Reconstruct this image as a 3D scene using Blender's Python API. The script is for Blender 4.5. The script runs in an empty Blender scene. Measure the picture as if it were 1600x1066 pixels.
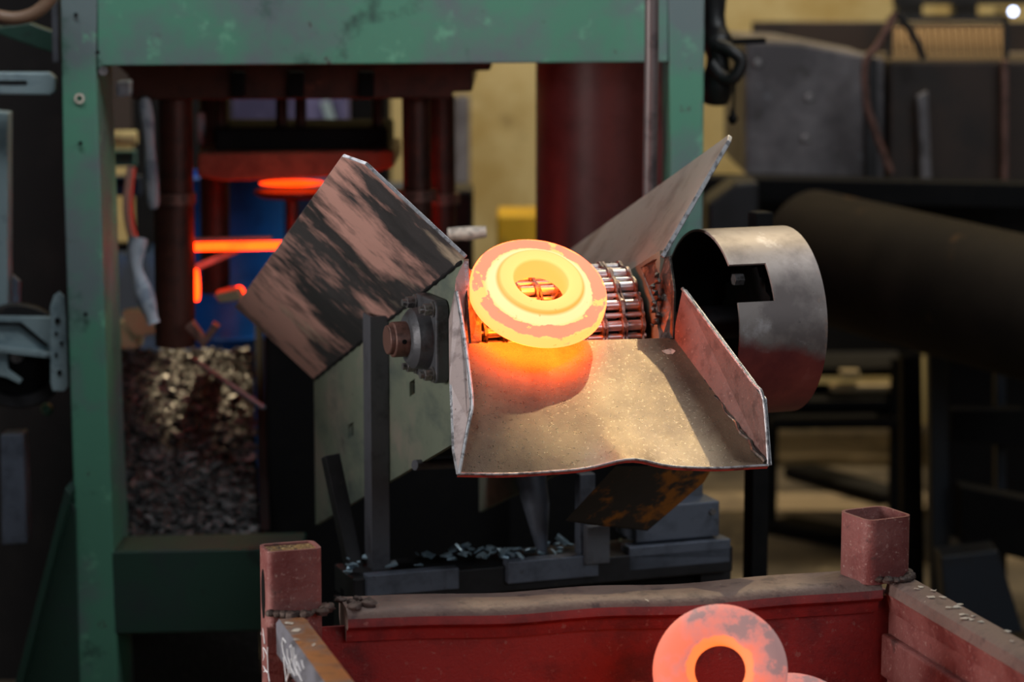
import bpy, math, random
from mathutils import Vector, Matrix
random.seed(7)
V = Vector
# ------------------------------------------------------------------ camera, world, lights
sc = bpy.context.scene
COL = sc.collection
FPX, CAMH = 4000.0, 1.73
TH = math.atan(618.0 / FPX)
cam = bpy.data.cameras.new('camera')
cam.sensor_width = 36.0
cam.lens = 36.0 * FPX / 1600.0
cam.clip_start = 0.05
cam.dof.use_dof = True
cam.dof.focus_distance = 3.93
cam.dof.aperture_fstop = (cam.lens / 1000.0) / 0.030
camo = bpy.data.objects.new('camera', cam)
camo.location = (0, 0, CAMH)
camo.rotation_euler = (math.pi / 2 - TH, 0, 0)
COL.objects.link(camo)
sc.camera = camo
vs = sc.view_settings
vs.view_transform = 'Standard'
vs.look = 'None'
vs.gamma = 1.0
vs.use_curve_mapping = False
vs.exposure = 0.0

world = bpy.data.worlds.new('hall_air')
sc.world = world
world.use_nodes = True
world.node_tree.nodes['Background'].inputs[0].default_value = (0.55, 0.62, 0.75, 1)
world.node_tree.nodes['Background'].inputs[1].default_value = 0.012


def light(name, kind, loc, target, energy, color, size=0.2, sizey=None, spot=None, blend=0.3):
    l = bpy.data.lights.new(name, kind)
    l.energy = energy
    l.color = color
    if kind == 'AREA':
        l.shape = 'RECTANGLE'
        l.size = size
        l.size_y = sizey or size
    elif kind == 'SPOT':
        l.spot_size = math.radians(spot)
        l.spot_blend = blend
        l.shadow_soft_size = size
    o = bpy.data.objects.new(name, l)
    o.location = loc
    o.rotation_euler = (V(target) - V(loc)).to_track_quat('-Z', 'Y').to_euler()
    COL.objects.link(o)
    return o


# added fill lights, then sun shafts and the back wall lamp
light('front_fill_light', 'AREA', (2.2, 0.4, 2.4), (0.3, 4.4, 1.1), 34, (0.88, 0.95, 1.0), 2.4, 1.2)  # soft fill added near the camera to brighten guard and bin
light('side_fill_light', 'AREA', (-3.2, 2.6, 1.3), (-0.2, 4.3, 1.25), 100, (1.0, 0.93, 0.88), 0.9, 1.4)  # fill added at the left to brighten wing and side plate
light('overhead_fill_left', 'AREA', (-0.75, 4.2, 2.7), (-0.45, 5.0, 1.4), 15, (0.95, 0.98, 1.0), 1.1, 0.3)  # overhead fill added so the frame is brighter at the top
light('overhead_fill_right', 'AREA', (1.35, 4.35, 2.6), (0.75, 5.0, 1.4), 13, (0.95, 0.98, 1.0), 0.9, 0.3)  # matching fill added for the right column
light('sun_shaft', 'SPOT', (1.5, 7.4, 5.8), (0.24, 3.84, 1.02), 500, (1.0, 0.80, 0.46), 0.02, spot=4.8, blend=0.3)
light('chip_shaft', 'SPOT', (-0.62, 8.7, 4.35), (-0.72, 5.83, 0.745), 1900, (1.0, 0.78, 0.48), 0.03, spot=3.6, blend=0.8)
light('wall_lamp', 'AREA', (1.0, 6.9, 4.6), (0.6, 9.2, 1.6), 130, (1.0, 0.88, 0.66), 3.0, 0.4)
light('floor_shaft', 'SPOT', (2.9, 9.0, 6.5), (1.05, 7.8, 0.0), 1900, (1.0, 0.80, 0.5), 0.05, spot=15, blend=0.5)

# ------------------------------------------------------------------ projection helpers
CF = V((0, math.cos(TH), -math.sin(TH)))
CU = V((0, math.sin(TH), math.cos(TH)))
CR = V((1, 0, 0))
EYE = V((0, 0, CAMH))


def ray(px, py):
    return CR * ((px - 800) / FPX) - CU * ((py - 533) / FPX) + CF


def W(px, py, Y):                      # point seen at (px, py) whose world depth is Y
    d = ray(px, py)
    return EYE + d * (Y / d.y)


def WZ(px, py, z):                     # point seen at (px, py) at height z
    d = ray(px, py)
    return EYE + d * ((z - CAMH) / d.z)


def onp(px, py, p0, n):                # point seen at (px, py) on a plane
    d = ray(px, py)
    return EYE + d * ((p0 - EYE).dot(n) / d.dot(n))


# ------------------------------------------------------------------ materials
def L(r, g, b):
    f = lambda c: (c / 255 / 12.92) if c / 255 <= 0.04045 else ((c / 255 + 0.055) / 1.055) ** 2.4
    return (f(r), f(g), f(b), 1)


def ramp(nt, fac, stops, interp='LINEAR'):
    n = nt.nodes.new('ShaderNodeValToRGB')
    n.color_ramp.interpolation = interp
    while len(n.color_ramp.elements) < len(stops):
        n.color_ramp.elements.new(0.5)
    for e, (p, c) in zip(n.color_ramp.elements, stops):
        e.position = p
        e.color = c if len(c) == 4 else (*c, 1)
    nt.links.new(fac, n.inputs[0])
    return n.outputs[0]


def noise(nt, scale, detail=6, stretch=None, rough=0.6, seed=0.0):
    tc = nt.nodes.new('ShaderNodeTexCoord')
    mp = nt.nodes.new('ShaderNodeMapping')
    mp.inputs['Location'].default_value = (seed, seed * 1.7, seed * 0.6)
    if stretch:
        mp.inputs['Scale'].default_value = stretch
    nt.links.new(tc.outputs['Object'], mp.inputs[0])
    n = nt.nodes.new('ShaderNodeTexNoise')
    n.inputs['Scale'].default_value = scale
    n.inputs['Detail'].default_value = detail
    n.inputs['Roughness'].default_value = rough
    nt.links.new(mp.outputs[0], n.inputs[0])
    return n.outputs[0]


def mixc(nt, fac, a, b):
    m = nt.nodes.new('ShaderNodeMix')
    m.data_type = 'RGBA'
    if hasattr(fac, 'node'):
        nt.links.new(fac, m.inputs[0])
    else:
        m.inputs[0].default_value = fac
    for s, c in ((6, a), (7, b)):
        if hasattr(c, 'node'):
            nt.links.new(c, m.inputs[s])
        else:
            m.inputs[s].default_value = c
    return m.outputs[2]


MATS = {}


def M(name, base, layers=(), rough=0.6, metal=0.0, bump=0.0, bscale=80, rvar=0.0, spec=0.5):
    """layers: (colour, scale, lo, hi, stretch, seed) laid over the base where the noise passes lo..hi"""
    m = bpy.data.materials.new(name)
    m.use_nodes = True
    nt = m.node_tree
    b = nt.nodes['Principled BSDF']
    col = base
    for i, ly in enumerate(layers):
        c, s, lo, hi = ly[:4]
        st = ly[4] if len(ly) > 4 else None
        sd = ly[5] if len(ly) > 5 else i * 3.1 + 1
        fac = ramp(nt, noise(nt, s, 8, st, 0.65, sd), [(lo, (0, 0, 0)), (hi, (1, 1, 1))])
        col = mixc(nt, fac, col, c)
    if hasattr(col, 'node'):
        nt.links.new(col, b.inputs['Base Color'])
    else:
        b.inputs['Base Color'].default_value = col
    b.inputs['Metallic'].default_value = metal
    b.inputs['Roughness'].default_value = rough
    b.inputs['Specular IOR Level'].default_value = spec
    if rvar:
        f = ramp(nt, noise(nt, bscale * 0.3, 6, None, 0.6, 9), [(0.3, (rough - rvar,) * 3), (0.7, (rough + rvar,) * 3)])
        nt.links.new(f, b.inputs['Roughness'])
    if bump:
        bn = nt.nodes.new('ShaderNodeBump')
        bn.inputs['Strength'].default_value = bump
        bn.inputs['Distance'].default_value = 0.003
        nt.links.new(noise(nt, bscale, 6), bn.inputs['Height'])
        nt.links.new(bn.outputs[0], b.inputs['Normal'])
    MATS[name] = m
    return m


def hot(name, bright, scale_col, s, lo, hi, strength=1.0, radial=None):
    """glowing steel with cooler scale patches; radial=(r0, r1): patches only between these radii"""
    m = bpy.data.materials.new(name)
    m.use_nodes = True
    nt = m.node_tree
    b = nt.nodes['Principled BSDF']
    b.inputs['Base Color'].default_value = (0.12, 0.09, 0.08, 1)
    b.inputs['Roughness'].default_value = 0.75
    fac = ramp(nt, noise(nt, s, 9, None, 0.62, 2.3), [(lo, (0, 0, 0)), (hi, (1, 1, 1))])
    if radial:
        tc = nt.nodes.new('ShaderNodeTexCoord')
        mp = nt.nodes.new('ShaderNodeMapping')
        mp.inputs['Scale'].default_value = (1, 1, 0)
        nt.links.new(tc.outputs['Object'], mp.inputs[0])
        ln = nt.nodes.new('ShaderNodeVectorMath')
        ln.operation = 'LENGTH'
        nt.links.new(mp.outputs[0], ln.inputs[0])
        jit = nt.nodes.new('ShaderNodeMath')
        jit.operation = 'MULTIPLY_ADD'
        jit.inputs[1].default_value = 0.022
        nt.links.new(noise(nt, 34, 6, None, 0.6, 5.1), jit.inputs[0])
        nt.links.new(ln.outputs['Value'], jit.inputs[2])
        sc_ = nt.nodes.new('ShaderNodeMath')
        sc_.operation = 'MULTIPLY'
        sc_.inputs[1].default_value = 5.0
        nt.links.new(jit.outputs[0], sc_.inputs[0])
        r0, r1 = radial
        k = ramp(nt, sc_.outputs[0], [(5 * r0 - 0.004, (0, 0, 0)), (5 * r0 + 0.004, (1, 1, 1)), (5 * r1 - 0.004, (1, 1, 1)), (5 * r1 + 0.004, (0, 0, 0))])
        mm = nt.nodes.new('ShaderNodeMath')
        mm.operation = 'MULTIPLY'
        nt.links.new(k, mm.inputs[0])
        nt.links.new(fac, mm.inputs[1])
        fac = mm.outputs[0]
    col = mixc(nt, fac, bright, scale_col)
    nt.links.new(col, b.inputs['Emission Color'])
    b.inputs['Emission Strength'].default_value = strength
    MATS[name] = m
    return m


# painted and rusty surfaces
M('green_paint', L(74, 130, 108), [(L(92, 108, 110), 4.2, .42, .58), (L(48, 82, 72), 9, .58, .7), (L(100, 160, 132), 14, .6, .7), (L(70, 66, 66), 26, .66, .7)], .55, bump=.15, bscale=60)
M('green_dark_shaded', L(26, 58, 48), [(L(34, 50, 50), 6, .5, .65), (L(16, 30, 28), 12, .6, .7)], .5, bump=.15)  # dark green, deepened to hold the shade on the low cross rail
M('scuff_reflection_plate', L(74, 72, 74), [(L(56, 56, 58), 6, .45, .6, (.6, 1, 1)), (L(222, 172, 160), 6.0, .46, .56, (.5, 1, 1), 4.2), (L(200, 182, 160), 8, .58, .70, (.5, 1, 1), 8.4), (L(78, 72, 72), 20, .58, .72, (.4, 1, 1))], .5, .15, bump=.12, bscale=120, rvar=.1)  # scuffs, plus pink reflections painted in as colour patches
M('bare_plate', L(178, 164, 158), [(L(150, 132, 126), 8, .5, .65), (L(128, 112, 106), 40, .6, .75)], .42, .55, bump=.1, bscale=160)
M('cut_edge', L(172, 172, 176), [(L(110, 108, 110), 60, .5, .6)], .34, .8, bump=.5, bscale=220)
M('chute_steel', L(150, 132, 110), [(L(116, 100, 86), 7, .42, .62), (L(164, 146, 120), 700, .54, .74), (L(106, 92, 80), 560, .56, .72), (L(112, 90, 82), 6, .58, .7)], .30, .8, bump=.22, bscale=600, rvar=.05)
M('chute_wall', L(118, 92, 87), [(L(94, 72, 68), 40, .5, .62), (L(170, 150, 142), 130, .62, .7), (L(84, 66, 64), 14, .58, .68)], .55, .35, bump=.4, bscale=200)
M('chute_wall_out', L(176, 160, 158), [(L(130, 116, 114), 24, .5, .65), (L(96, 72, 62), 50, .64, .68)], .5, .3, bump=.2)
M('red_edge', L(176, 62, 52), [(L(120, 44, 40), 40, .5, .6), (L(150, 130, 126), 60, .66, .72)], .6, bump=.3)
M('side_plate', L(128, 138, 122), [(L(150, 144, 132), 5, .5, .64), (L(96, 108, 102), 9, .5, .66, (1, .35, 1)), (L(70, 70, 72), 12, .62, .7), (L(58, 58, 60), 50, .68, .72)], .55, .2, bump=.08)
M('angle_iron', L(92, 94, 102), [(L(70, 70, 76), 14, .5, .65), (L(84, 78, 74), 40, .62, .7)], .55, .3, bump=.15)
M('dark_steel', L(34, 34, 38), [(L(22, 22, 25), 12, .45, .6), (L(52, 48, 46), 30, .62, .72)], .55, .3, bump=.15)
M('black_steel', L(13, 13, 15), [(L(20, 19, 20), 10, .5, .65)], .7, spec=.15)
M('blue_grey_steel', L(96, 103, 118), [(L(74, 80, 92), 12, .48, .62), (L(64, 62, 66), 34, .6, .7)], .5, .25, bump=.12)
M('bearing_iron', L(94, 96, 102), [(L(70, 70, 74), 22, .5, .62), (L(92, 104, 112), 50, .62, .72)], .45, .45, bump=.25, bscale=180)
M('rust_shaft', L(116, 84, 76), [(L(84, 60, 54), 40, .5, .62), (L(140, 116, 108), 90, .62, .7)], .5, .4, bump=.15)
M('bolt_steel', L(150, 148, 150), [(L(98, 94, 94), 70, .5, .62)], .35, .8)
M('chain_steel', L(206, 204, 208), [(L(150, 142, 140), 60, .58, .7)], .3, .85)
M('die_steel', L(128, 86, 66), [(L(96, 62, 48), 10, .45, .6)], .5, .2)
M('chain_plate', L(150, 138, 132), [(L(92, 82, 78), 70, .5, .62), (L(60, 52, 50), 30, .62, .7)], .36, .8, bump=.15)
M('liner_steel', L(96, 90, 84), [(L(150, 138, 116), 40, .58, .66), (L(60, 56, 54), 22, .5, .6)], .36, .7, bump=.6, bscale=120)
M('guard_steel', L(158, 146, 142), [(L(124, 114, 112), 9, .46, .6), (L(182, 148, 126), 6, .58, .7), (L(188, 180, 178), 20, .62, .7), (L(100, 92, 92), 60, .66, .72)], .5, .4, bump=.1)
M('red_paint', L(128, 62, 62), [(L(104, 46, 48), 9, .48, .62), (L(152, 88, 84), 50, .6, .68), (L(120, 90, 86), 140, .6, .68)], .55, bump=.3, bscale=180)
M('bin_red', L(148, 36, 34), [(L(112, 28, 30), 10, .46, .62), (L(150, 84, 78), 90, .60, .68), (L(84, 28, 28), 5, .58, .7)], .6, bump=.35, bscale=200)
M('bin_rail', L(126, 106, 98), [(L(112, 92, 86), 14, .46, .6), (L(92, 76, 74), 34, .55, .65), (L(196, 186, 170), 46, .68, .71)], .58, .15, bump=.5, bscale=140)
M('bin_rail_orange', L(132, 118, 112), [(L(182, 118, 62), 9, .42, .56), (L(150, 98, 60), 30, .52, .62), (L(204, 198, 184), 60, .7, .72)], .55, .2, bump=.3, bscale=140)
M('bin_grey', L(120, 120, 130), [(L(88, 86, 92), 18, .45, .6), (L(150, 152, 170), 30, .62, .7)], .5, .2, bump=.3)
M('post_red', L(146, 92, 88), [(L(120, 60, 58), 10, .46, .62), (L(176, 138, 130), 150, .58, .66), (L(96, 64, 62), 30, .6, .68), (L(190, 168, 158), 70, .68, .72)], .55, .1, bump=.5, bscale=200)
M('weld_crud', L(92, 76, 70), [(L(58, 46, 44), 40, .45, .6), (L(150, 134, 122), 90, .64, .7)], .65, .2, bump=.8, bscale=120)
M('swarf', L(150, 116, 66), [(L(70, 48, 32), 160, .48, .54), (L(222, 196, 144), 240, .56, .62)], .6, .2, bump=1.0, bscale=260)
M('chalk', L(232, 232, 236), [], .9)
M('flake_pale', L(206, 196, 182), [(L(150, 140, 130), 90, .5, .62)], .6)
M('flake_scale', L(86, 86, 88), [(L(46, 46, 48), 40, .5, .6)], .5, .15)
M('heap_scale', L(22, 22, 23), [(L(40, 38, 38), 60, .52, .62)], .6, .1, bump=1.0, bscale=90)
M('flake_blue', L(150, 176, 192), [(L(80, 96, 108), 60, .5, .6)], .4, .4)
M('rust_plate', L(48, 44, 44), [(L(160, 98, 36), 7, .52, .58, (1, 1, 1), 6.4)], .6, .1, bump=.3)
M('maroon_sheet', L(134, 72, 74), [(L(110, 56, 58), 6, .45, .62)], .42, .0, spec=.6)
M('rod_grey', L(98, 88, 88), [(L(70, 62, 64), 18, .5, .62)], .4, .3)
M('tan_wall', L(206, 186, 134), [(L(186, 160, 102), 3, .45, .62), (L(160, 138, 92), 6, .6, .72), (L(214, 192, 140), 9, .6, .7)], .85, bump=.1, bscale=20)
M('floor_dirt', L(120, 106, 86), [(L(80, 70, 58), 2.2, .45, .6), (L(150, 134, 106), 7, .58, .68), (L(46, 40, 36), 3, .6, .7)], .85, bump=.4, bscale=30)
M('press_brown', L(74, 40, 32), [(L(48, 28, 24), 12, .46, .62), (L(96, 56, 44), 30, .62, .7)], .5, .35, bump=.2)
M('blue_drum', L(26, 110, 215), [(L(18, 80, 170), 5, .5, .65)], .38)
M('teal_paint', L(60, 112, 112), [(L(44, 84, 90), 6, .5, .6)], .5)
M('navy_dark', L(12, 24, 38), [(L(9, 16, 26), 6, .5, .6)], .5)
M('navy_paint', L(20, 52, 88), [(L(14, 34, 54), 6, .5, .6)], .5)
M('lilac_sheet', L(92, 88, 128), [(L(70, 66, 104), 5, .5, .6)], .6)
M('white_cloth', L(176, 188, 202), [(L(130, 144, 162), 20, .5, .6)], .7)
M('cream_paint', L(226, 208, 150), [(L(190, 172, 120), 10, .55, .65)], .6)
M('pink_hose', L(206, 160, 146), [], .5)
M('brown_hose', L(112, 88, 70), [(L(84, 52, 48), 9, .5, .6)], .5)
M('black_rubber', L(18, 18, 20), [(L(32, 32, 36), 8, .5, .65)], .45)
M('pale_steel', L(136, 156, 162), [(L(104, 124, 132), 8, .5, .62), (L(80, 90, 96), 26, .62, .7)], .5, .15)
M('duct_grey', L(112, 108, 112), [(L(78, 74, 78), 4, .42, .58), (L(140, 146, 156), 7, .62, .72), (L(58, 54, 54), 9, .58, .68)], .55, .2)
M('duct_brown', L(52, 38, 32), [(L(34, 26, 24), 5, .45, .6)], .6, .1)
M('pipe_brown', L(36, 30, 25), [(L(28, 23, 20), 4, .42, .6), (L(84, 60, 38), 7, .62, .72)], .7, .0, spec=.12)
M('mesh_wire', L(140, 112, 76), [], .4, .5)
M('yellow_paint', L(220, 170, 24), [(L(180, 140, 30), 8, .5, .6)], .5)
M('tan_block', L(150, 136, 108), [(L(140, 118, 84), 9, .5, .6)], .8)
# the flanged ring: hub and step shading put into the glow, scale patches on the flange only
def hot_flange():
    m = bpy.data.materials.new('hot_flange')
    m.use_nodes = True
    nt = m.node_tree
    b = nt.nodes['Principled BSDF']
    b.inputs['Base Color'].default_value = (0.10, 0.07, 0.06, 1)
    b.inputs['Roughness'].default_value = 0.7
    tc = nt.nodes.new('ShaderNodeTexCoord')
    mp = nt.nodes.new('ShaderNodeMapping')
    mp.inputs['Scale'].default_value = (1, 1, 0)
    nt.links.new(tc.outputs['Object'], mp.inputs[0])
    ln = nt.nodes.new('ShaderNodeVectorMath')
    ln.operation = 'LENGTH'
    nt.links.new(mp.outputs[0], ln.inputs[0])
    r8 = nt.nodes.new('ShaderNodeMath')
    r8.operation = 'MULTIPLY'
    r8.inputs[1].default_value = 8.0
    nt.links.new(ln.outputs['Value'], r8.inputs[0])
    k = 8.0
    c = lambda r, g, bl: (r, g, bl, 1)
    base = ramp(nt, r8.outputs[0], [(k * .0425, c(5.4, .55, .09)), (k * .046, c(6.4, .86, .22)), (k * .064, c(6.4, .80, .20)), (k * .0685, c(5.4, .48, .07)),
                                    (k * .0735, c(7.0, .95, .42)), (k * .082, c(7.0, .93, .40)), (k * .090, c(6.6, .74, .17)), (k * .1095, c(6.6, .74, .17))])
    for e in base.node.color_ramp.elements:
        e.color = [min(q, 10) for q in e.color]
    jit = nt.nodes.new('ShaderNodeMath')
    jit.operation = 'MULTIPLY_ADD'
    jit.inputs[1].default_value = 0.15
    nt.links.new(noise(nt, 30, 6, None, 0.6, 5.1), jit.inputs[0])
    nt.links.new(r8.outputs[0], jit.inputs[2])
    off = 0.075
    band = ramp(nt, jit.outputs[0], [(k * .086 + off - .006, c(0, 0, 0)), (k * .086 + off + .006, c(1, 1, 1)), (k * .107 + off - .006, c(1, 1, 1)), (k * .107 + off + .006, c(0, 0, 0))])
    fac = ramp(nt, noise(nt, 17, 9, None, 0.62, 2.3), [(.36, c(0, 0, 0)), (.385, c(1, 1, 1))])
    mm = nt.nodes.new('ShaderNodeMath')
    mm.operation = 'MULTIPLY'
    nt.links.new(band, mm.inputs[0])
    nt.links.new(fac, mm.inputs[1])
    col = mixc(nt, mm.outputs[0], base, (2.3, .34, .175, 1))
    # darker flecks of scale on the hub
    fl_ = ramp(nt, noise(nt, 70, 6, None, .6, 7.7), [(.66, c(0, 0, 0)), (.70, c(.55, .55, .55))])
    col = mixc(nt, fl_, col, (2.4, .40, .06, 1))
    nt.links.new(col, b.inputs['Emission Color'])
    b.inputs['Emission Strength'].default_value = 1.0
    MATS['hot_flange'] = m


hot_flange()
def hot_bin():
    hot('hot_bin', (1.5, 0.26, 0.04, 1), (0.9, 0.2, 0.14, 1), 10, .4, .5, 0.9, (0.057, 0.3))
    m = MATS['hot_bin']
    nt = m.node_tree
    b = nt.nodes['Principled BSDF']
    b.inputs['Base Color'].default_value = (0.30, 0.20, 0.19, 1)
    mx = b.inputs['Emission Color'].links[0].from_node
    skin = ramp(nt, noise(nt, 11, 9, None, .62, 6.3), [(.40, (1.05, .15, .055, 1)), (.47, (.80, .17, .115, 1)), (.53, (.58, .17, .14, 1)), (.56, (.26, .135, .13, 1))])
    nt.links.new(skin, mx.inputs[7])
    k = [n for n in nt.nodes if n.type == 'VALTORGB' and len(n.color_ramp.elements) == 4 and n.outputs[0] != skin][0]
    nt.links.new(k.outputs[0], mx.inputs[0])


hot_bin()
hot('hot_pile', (2.2, 0.42, 0.05, 1), (1.0, 0.15, 0.05, 1), 20, .5, .6, 1.0)
hot('hot_under', (22, 2.4, 0.15, 1), (16, 1.5, 0.09, 1), 20, .5, .6, 1.0)  # underside glow boosted to throw more orange onto the chute
hot('hot_bar', (13.0, 0.32, 0.010, 1), (10.0, 0.18, 0.006, 1), 12, .5, .7, 1.0)
hot('hot_die', (3.6, 0.15, 0.005, 1), (2.0, 0.06, 0.003, 1), 14, .5, .7, 1.0)


def two_tone(name):
    m = M(name, L(150, 140, 136), [(L(120, 110, 108), 9, .46, .6), (L(186, 146, 122), 6, .60, .70), (L(182, 174, 174), 16, .58, .68), (L(96, 88, 88), 60, .66, .72)], .5, .3, bump=.1)
    nt = m.node_tree
    b = nt.nodes['Principled BSDF']
    bare = b.inputs['Base Color'].links[0].from_socket
    tc = nt.nodes.new('ShaderNodeTexCoord')
    dt = nt.nodes.new('ShaderNodeVectorMath')
    dt.operation = 'DOT_PRODUCT'
    dt.inputs[1].default_value = (-0.25, 0.1, -1.0)
    nt.links.new(tc.outputs['Object'], dt.inputs[0])
    ad = nt.nodes.new('ShaderNodeMath')
    ad.operation = 'MULTIPLY_ADD'
    ad.inputs[1].default_value = 0.05
    nt.links.new(noise(nt, 16, 8, None, .65, 3.3), ad.inputs[0])
    nt.links.new(dt.outputs['Value'], ad.inputs[2])
    fac = ramp(nt, ad.outputs[0], [(.012, (0, 0, 0)), (.032, (1, 1, 1))])
    rp = ramp(nt, noise(nt, 12, 8, None, .6, 1.1), [(.4, L(116, 50, 52)), (.6, L(142, 66, 62)), (.72, L(160, 92, 86))])
    nt.links.new(mixc(nt, fac, bare, rp), b.inputs['Base Color'])


two_tone('guard_two_tone')
m = bpy.data.materials.new('lamp_glow')
m.use_nodes = True
m.node_tree.nodes['Principled BSDF'].inputs['Emission Color'].default_value = (0.55, 0.68, 1.0, 1)
m.node_tree.nodes['Principled BSDF'].inputs['Emission Strength'].default_value = 9
MATS['lamp_glow'] = m

# ------------------------------------------------------------------ mesh helpers
WL = {}


def tag(o, label=None, cat=None, group=None, kind=None):
    if label: o['label'] = label
    if cat: o['category'] = cat
    if group: o['group'] = group
    if kind: o['kind'] = kind
    return o


def thing(name, loc, label, cat, group=None):
    o = bpy.data.objects.new(name, None)
    o.empty_display_size = 0.05
    o.location = loc
    COL.objects.link(o)
    WL[o.name] = V(loc)
    return tag(o, label, cat, group)


def rot_of(x, y, z):
    return Matrix((x.normalized(), y.normalized(), z.normalized())).transposed()


def add(name, vf, mat, parent=None, smooth=False, bevel=0.0, mats=None, fmat=None, basis=None, subsurf=0):
    """vf: world-space (verts, faces); origin goes to the bounding-box centre; basis: 3x3 local axes"""
    vs_, fs = vf
    vs_ = [V(v) for v in vs_]
    c = V([(min(v[i] for v in vs_) + max(v[i] for v in vs_)) / 2 for i in range(3)])
    B = basis if basis is not None else Matrix.Identity(3)
    Bt = B.transposed()
    me = bpy.data.meshes.new(name)
    me.from_pydata([Bt @ (v - c) for v in vs_], [], fs)
    for k in [mat] + list(mats or []):
        me.materials.append(MATS[k])
    if fmat:
        for i, p in enumerate(me.polygons):
            p.material_index = fmat(i, p) if callable(fmat) else fmat[i]
    if smooth:
        for p in me.polygons:
            p.use_smooth = True
    me.update()
    o = bpy.data.objects.new(name, me)
    COL.objects.link(o)
    link(o, parent, c, B)
    if bevel:
        bv = o.modifiers.new('bevel', 'BEVEL')
        bv.width = bevel
        bv.segments = 2
        bv.limit_method = 'ANGLE'
        bv.angle_limit = math.radians(35)
    if smooth:
        try:
            me.set_sharp_from_angle(angle=math.radians(40))
        except Exception:
            pass
    return o


def link(o, parent, c, B=None):
    WL[o.name] = V(c)
    if parent:
        o.parent = parent
        # only unrotated parents are used
        o.location = V(c) - WL[parent.name]
    else:
        o.location = c
    if B is not None:
        o.rotation_euler = B.to_euler()


def clone(src, parent, c, B=None):
    o = bpy.data.objects.new(src.name.split('.')[0], src.data)
    COL.objects.link(o)
    for md in src.modifiers:
        if md.type == 'BEVEL':
            b2 = o.modifiers.new('bevel', 'BEVEL')
            b2.width, b2.segments, b2.limit_method, b2.angle_limit = md.width, md.segments, md.limit_method, md.angle_limit
    link(o, parent, c, B if B is not None else src.rotation_euler.to_matrix())
    return o


def join(*vfs):
    vo, fo = [], []
    for v, f in vfs:
        k = len(vo)
        vo += list(v)
        fo += [tuple(i + k for i in q) for q in f]
    return vo, fo


def plate(poly, t):
    n = len(poly)
    t = V(t)
    v = [V(p) for p in poly] + [V(p) + t for p in poly]
    f = [tuple(range(n)), tuple(range(2 * n - 1, n - 1, -1))]
    f += [(i, n + i, n + (i + 1) % n, (i + 1) % n) for i in range(n)]
    # keep outward normals
    a = sum(((v[i] - v[0]).cross(v[i + 1] - v[0]) for i in range(1, n - 1)), V((0, 0, 0)))
    if a.dot(t) > 0:
        f = [tuple(reversed(q)) for q in f]
    return v, f


def wplate(pts, Y, t, dy=None):        # outline seen in the photograph, at depth Y (or per-point), with real thickness t going back
    P_ = [W(p[0], p[1], p[2] if len(p) > 2 else Y) for p in pts]
    return plate(P_, V((0, t, 0)))


def box(c, hx, hy, hz):
    c, hx, hy, hz = V(c), V(hx), V(hy), V(hz)
    v = [c + hx * a + hy * b + hz * d for a in (-1, 1) for b in (-1, 1) for d in (-1, 1)]
    f = [(0, 1, 3, 2), (4, 6, 7, 5), (0, 4, 5, 1), (2, 3, 7, 6), (0, 2, 6, 4), (1, 5, 7, 3)]
    if hx.cross(hy).dot(hz) < 0:
        f = [tuple(reversed(q)) for q in f]
    return v, f


def abox(x0, x1, y0, y1, z0, z1):
    return box(((x0 + x1) / 2, (y0 + y1) / 2, (z0 + z1) / 2), ((x1 - x0) / 2, 0, 0), (0, (y1 - y0) / 2, 0), (0, 0, (z1 - z0) / 2))


def beam(p0, p1, w, h, up=(0, 0, 1)):
    p0, p1, up = V(p0), V(p1), V(up)
    a = (p1 - p0)
    s = a.cross(up).normalized()
    u = s.cross(a).normalized()
    return box((p0 + p1) / 2, a / 2, s * (w / 2), u * (h / 2))


def tube(pts, r, n=14, caps=True):
    pts = [V(p) for p in pts]
    v, f = [], []
    up = None
    for i, p in enumerate(pts):
        t = (pts[min(i + 1, len(pts) - 1)] - pts[max(i - 1, 0)]).normalized()
        if up is None:
            up = V((0, 0, 1)) if abs(t.z) < 0.9 else V((1, 0, 0))
        s = t.cross(up).normalized()
        up = s.cross(t).normalized()
        rr = r[i] if isinstance(r, (list, tuple)) else r
        for k in range(n):
            a = 2 * math.pi * k / n
            v.append(p + (s * math.cos(a) + up * math.sin(a)) * rr)
    for i in range(len(pts) - 1):
        for k in range(n):
            k2 = (k + 1) % n
            f.append((i * n + k, i * n + k2, (i + 1) * n + k2, (i + 1) * n + k))
    if caps:
        f.append(tuple(range(n - 1, -1, -1)))
        f.append(tuple(range((len(pts) - 1) * n, len(pts) * n)))
    return v, f


def smooth_path(pts, n=6):
    pts = [V(p) for p in pts]
    out = []
    for i in range(len(pts) - 1):
        p0, p1, p2, p3 = pts[max(i - 1, 0)], pts[i], pts[i + 1], pts[min(i + 2, len(pts) - 1)]
        for k in range(n):
            t = k / n
            out.append(0.5 * ((2 * p1) + (p2 - p0) * t + (2 * p0 - 5 * p1 + 4 * p2 - p3) * t * t + (3 * p1 - p0 - 3 * p2 + p3) * t ** 3))
    out.append(pts[-1])
    return out


def lathe(profile, c, axis, n=48, x=None):
    """closed (r, h) profile turned round axis"""
    c, ax = V(c), V(axis).normalized()
    x = (x or (V((0, 0, 1)) if abs(ax.z) < 0.9 else V((1, 0, 0)))).cross(ax).normalized()
    y = ax.cross(x)
    v, f = [], []
    m_ = len(profile)
    for k in range(n):
        a = 2 * math.pi * k / n
        dr = x * math.cos(a) + y * math.sin(a)
        v += [c + dr * r + ax * h for r, h in profile]
    for k in range(n):
        k2 = (k + 1) % n
        for j in range(m_):
            j2 = (j + 1) % m_
            f.append((k * m_ + j, k2 * m_ + j, k2 * m_ + j2, k * m_ + j2))
    return v, f


def cyl(p0, p1, r, n=20, r1=None):
    return tube([p0, p1], [r, r if r1 is None else r1], n)


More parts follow.
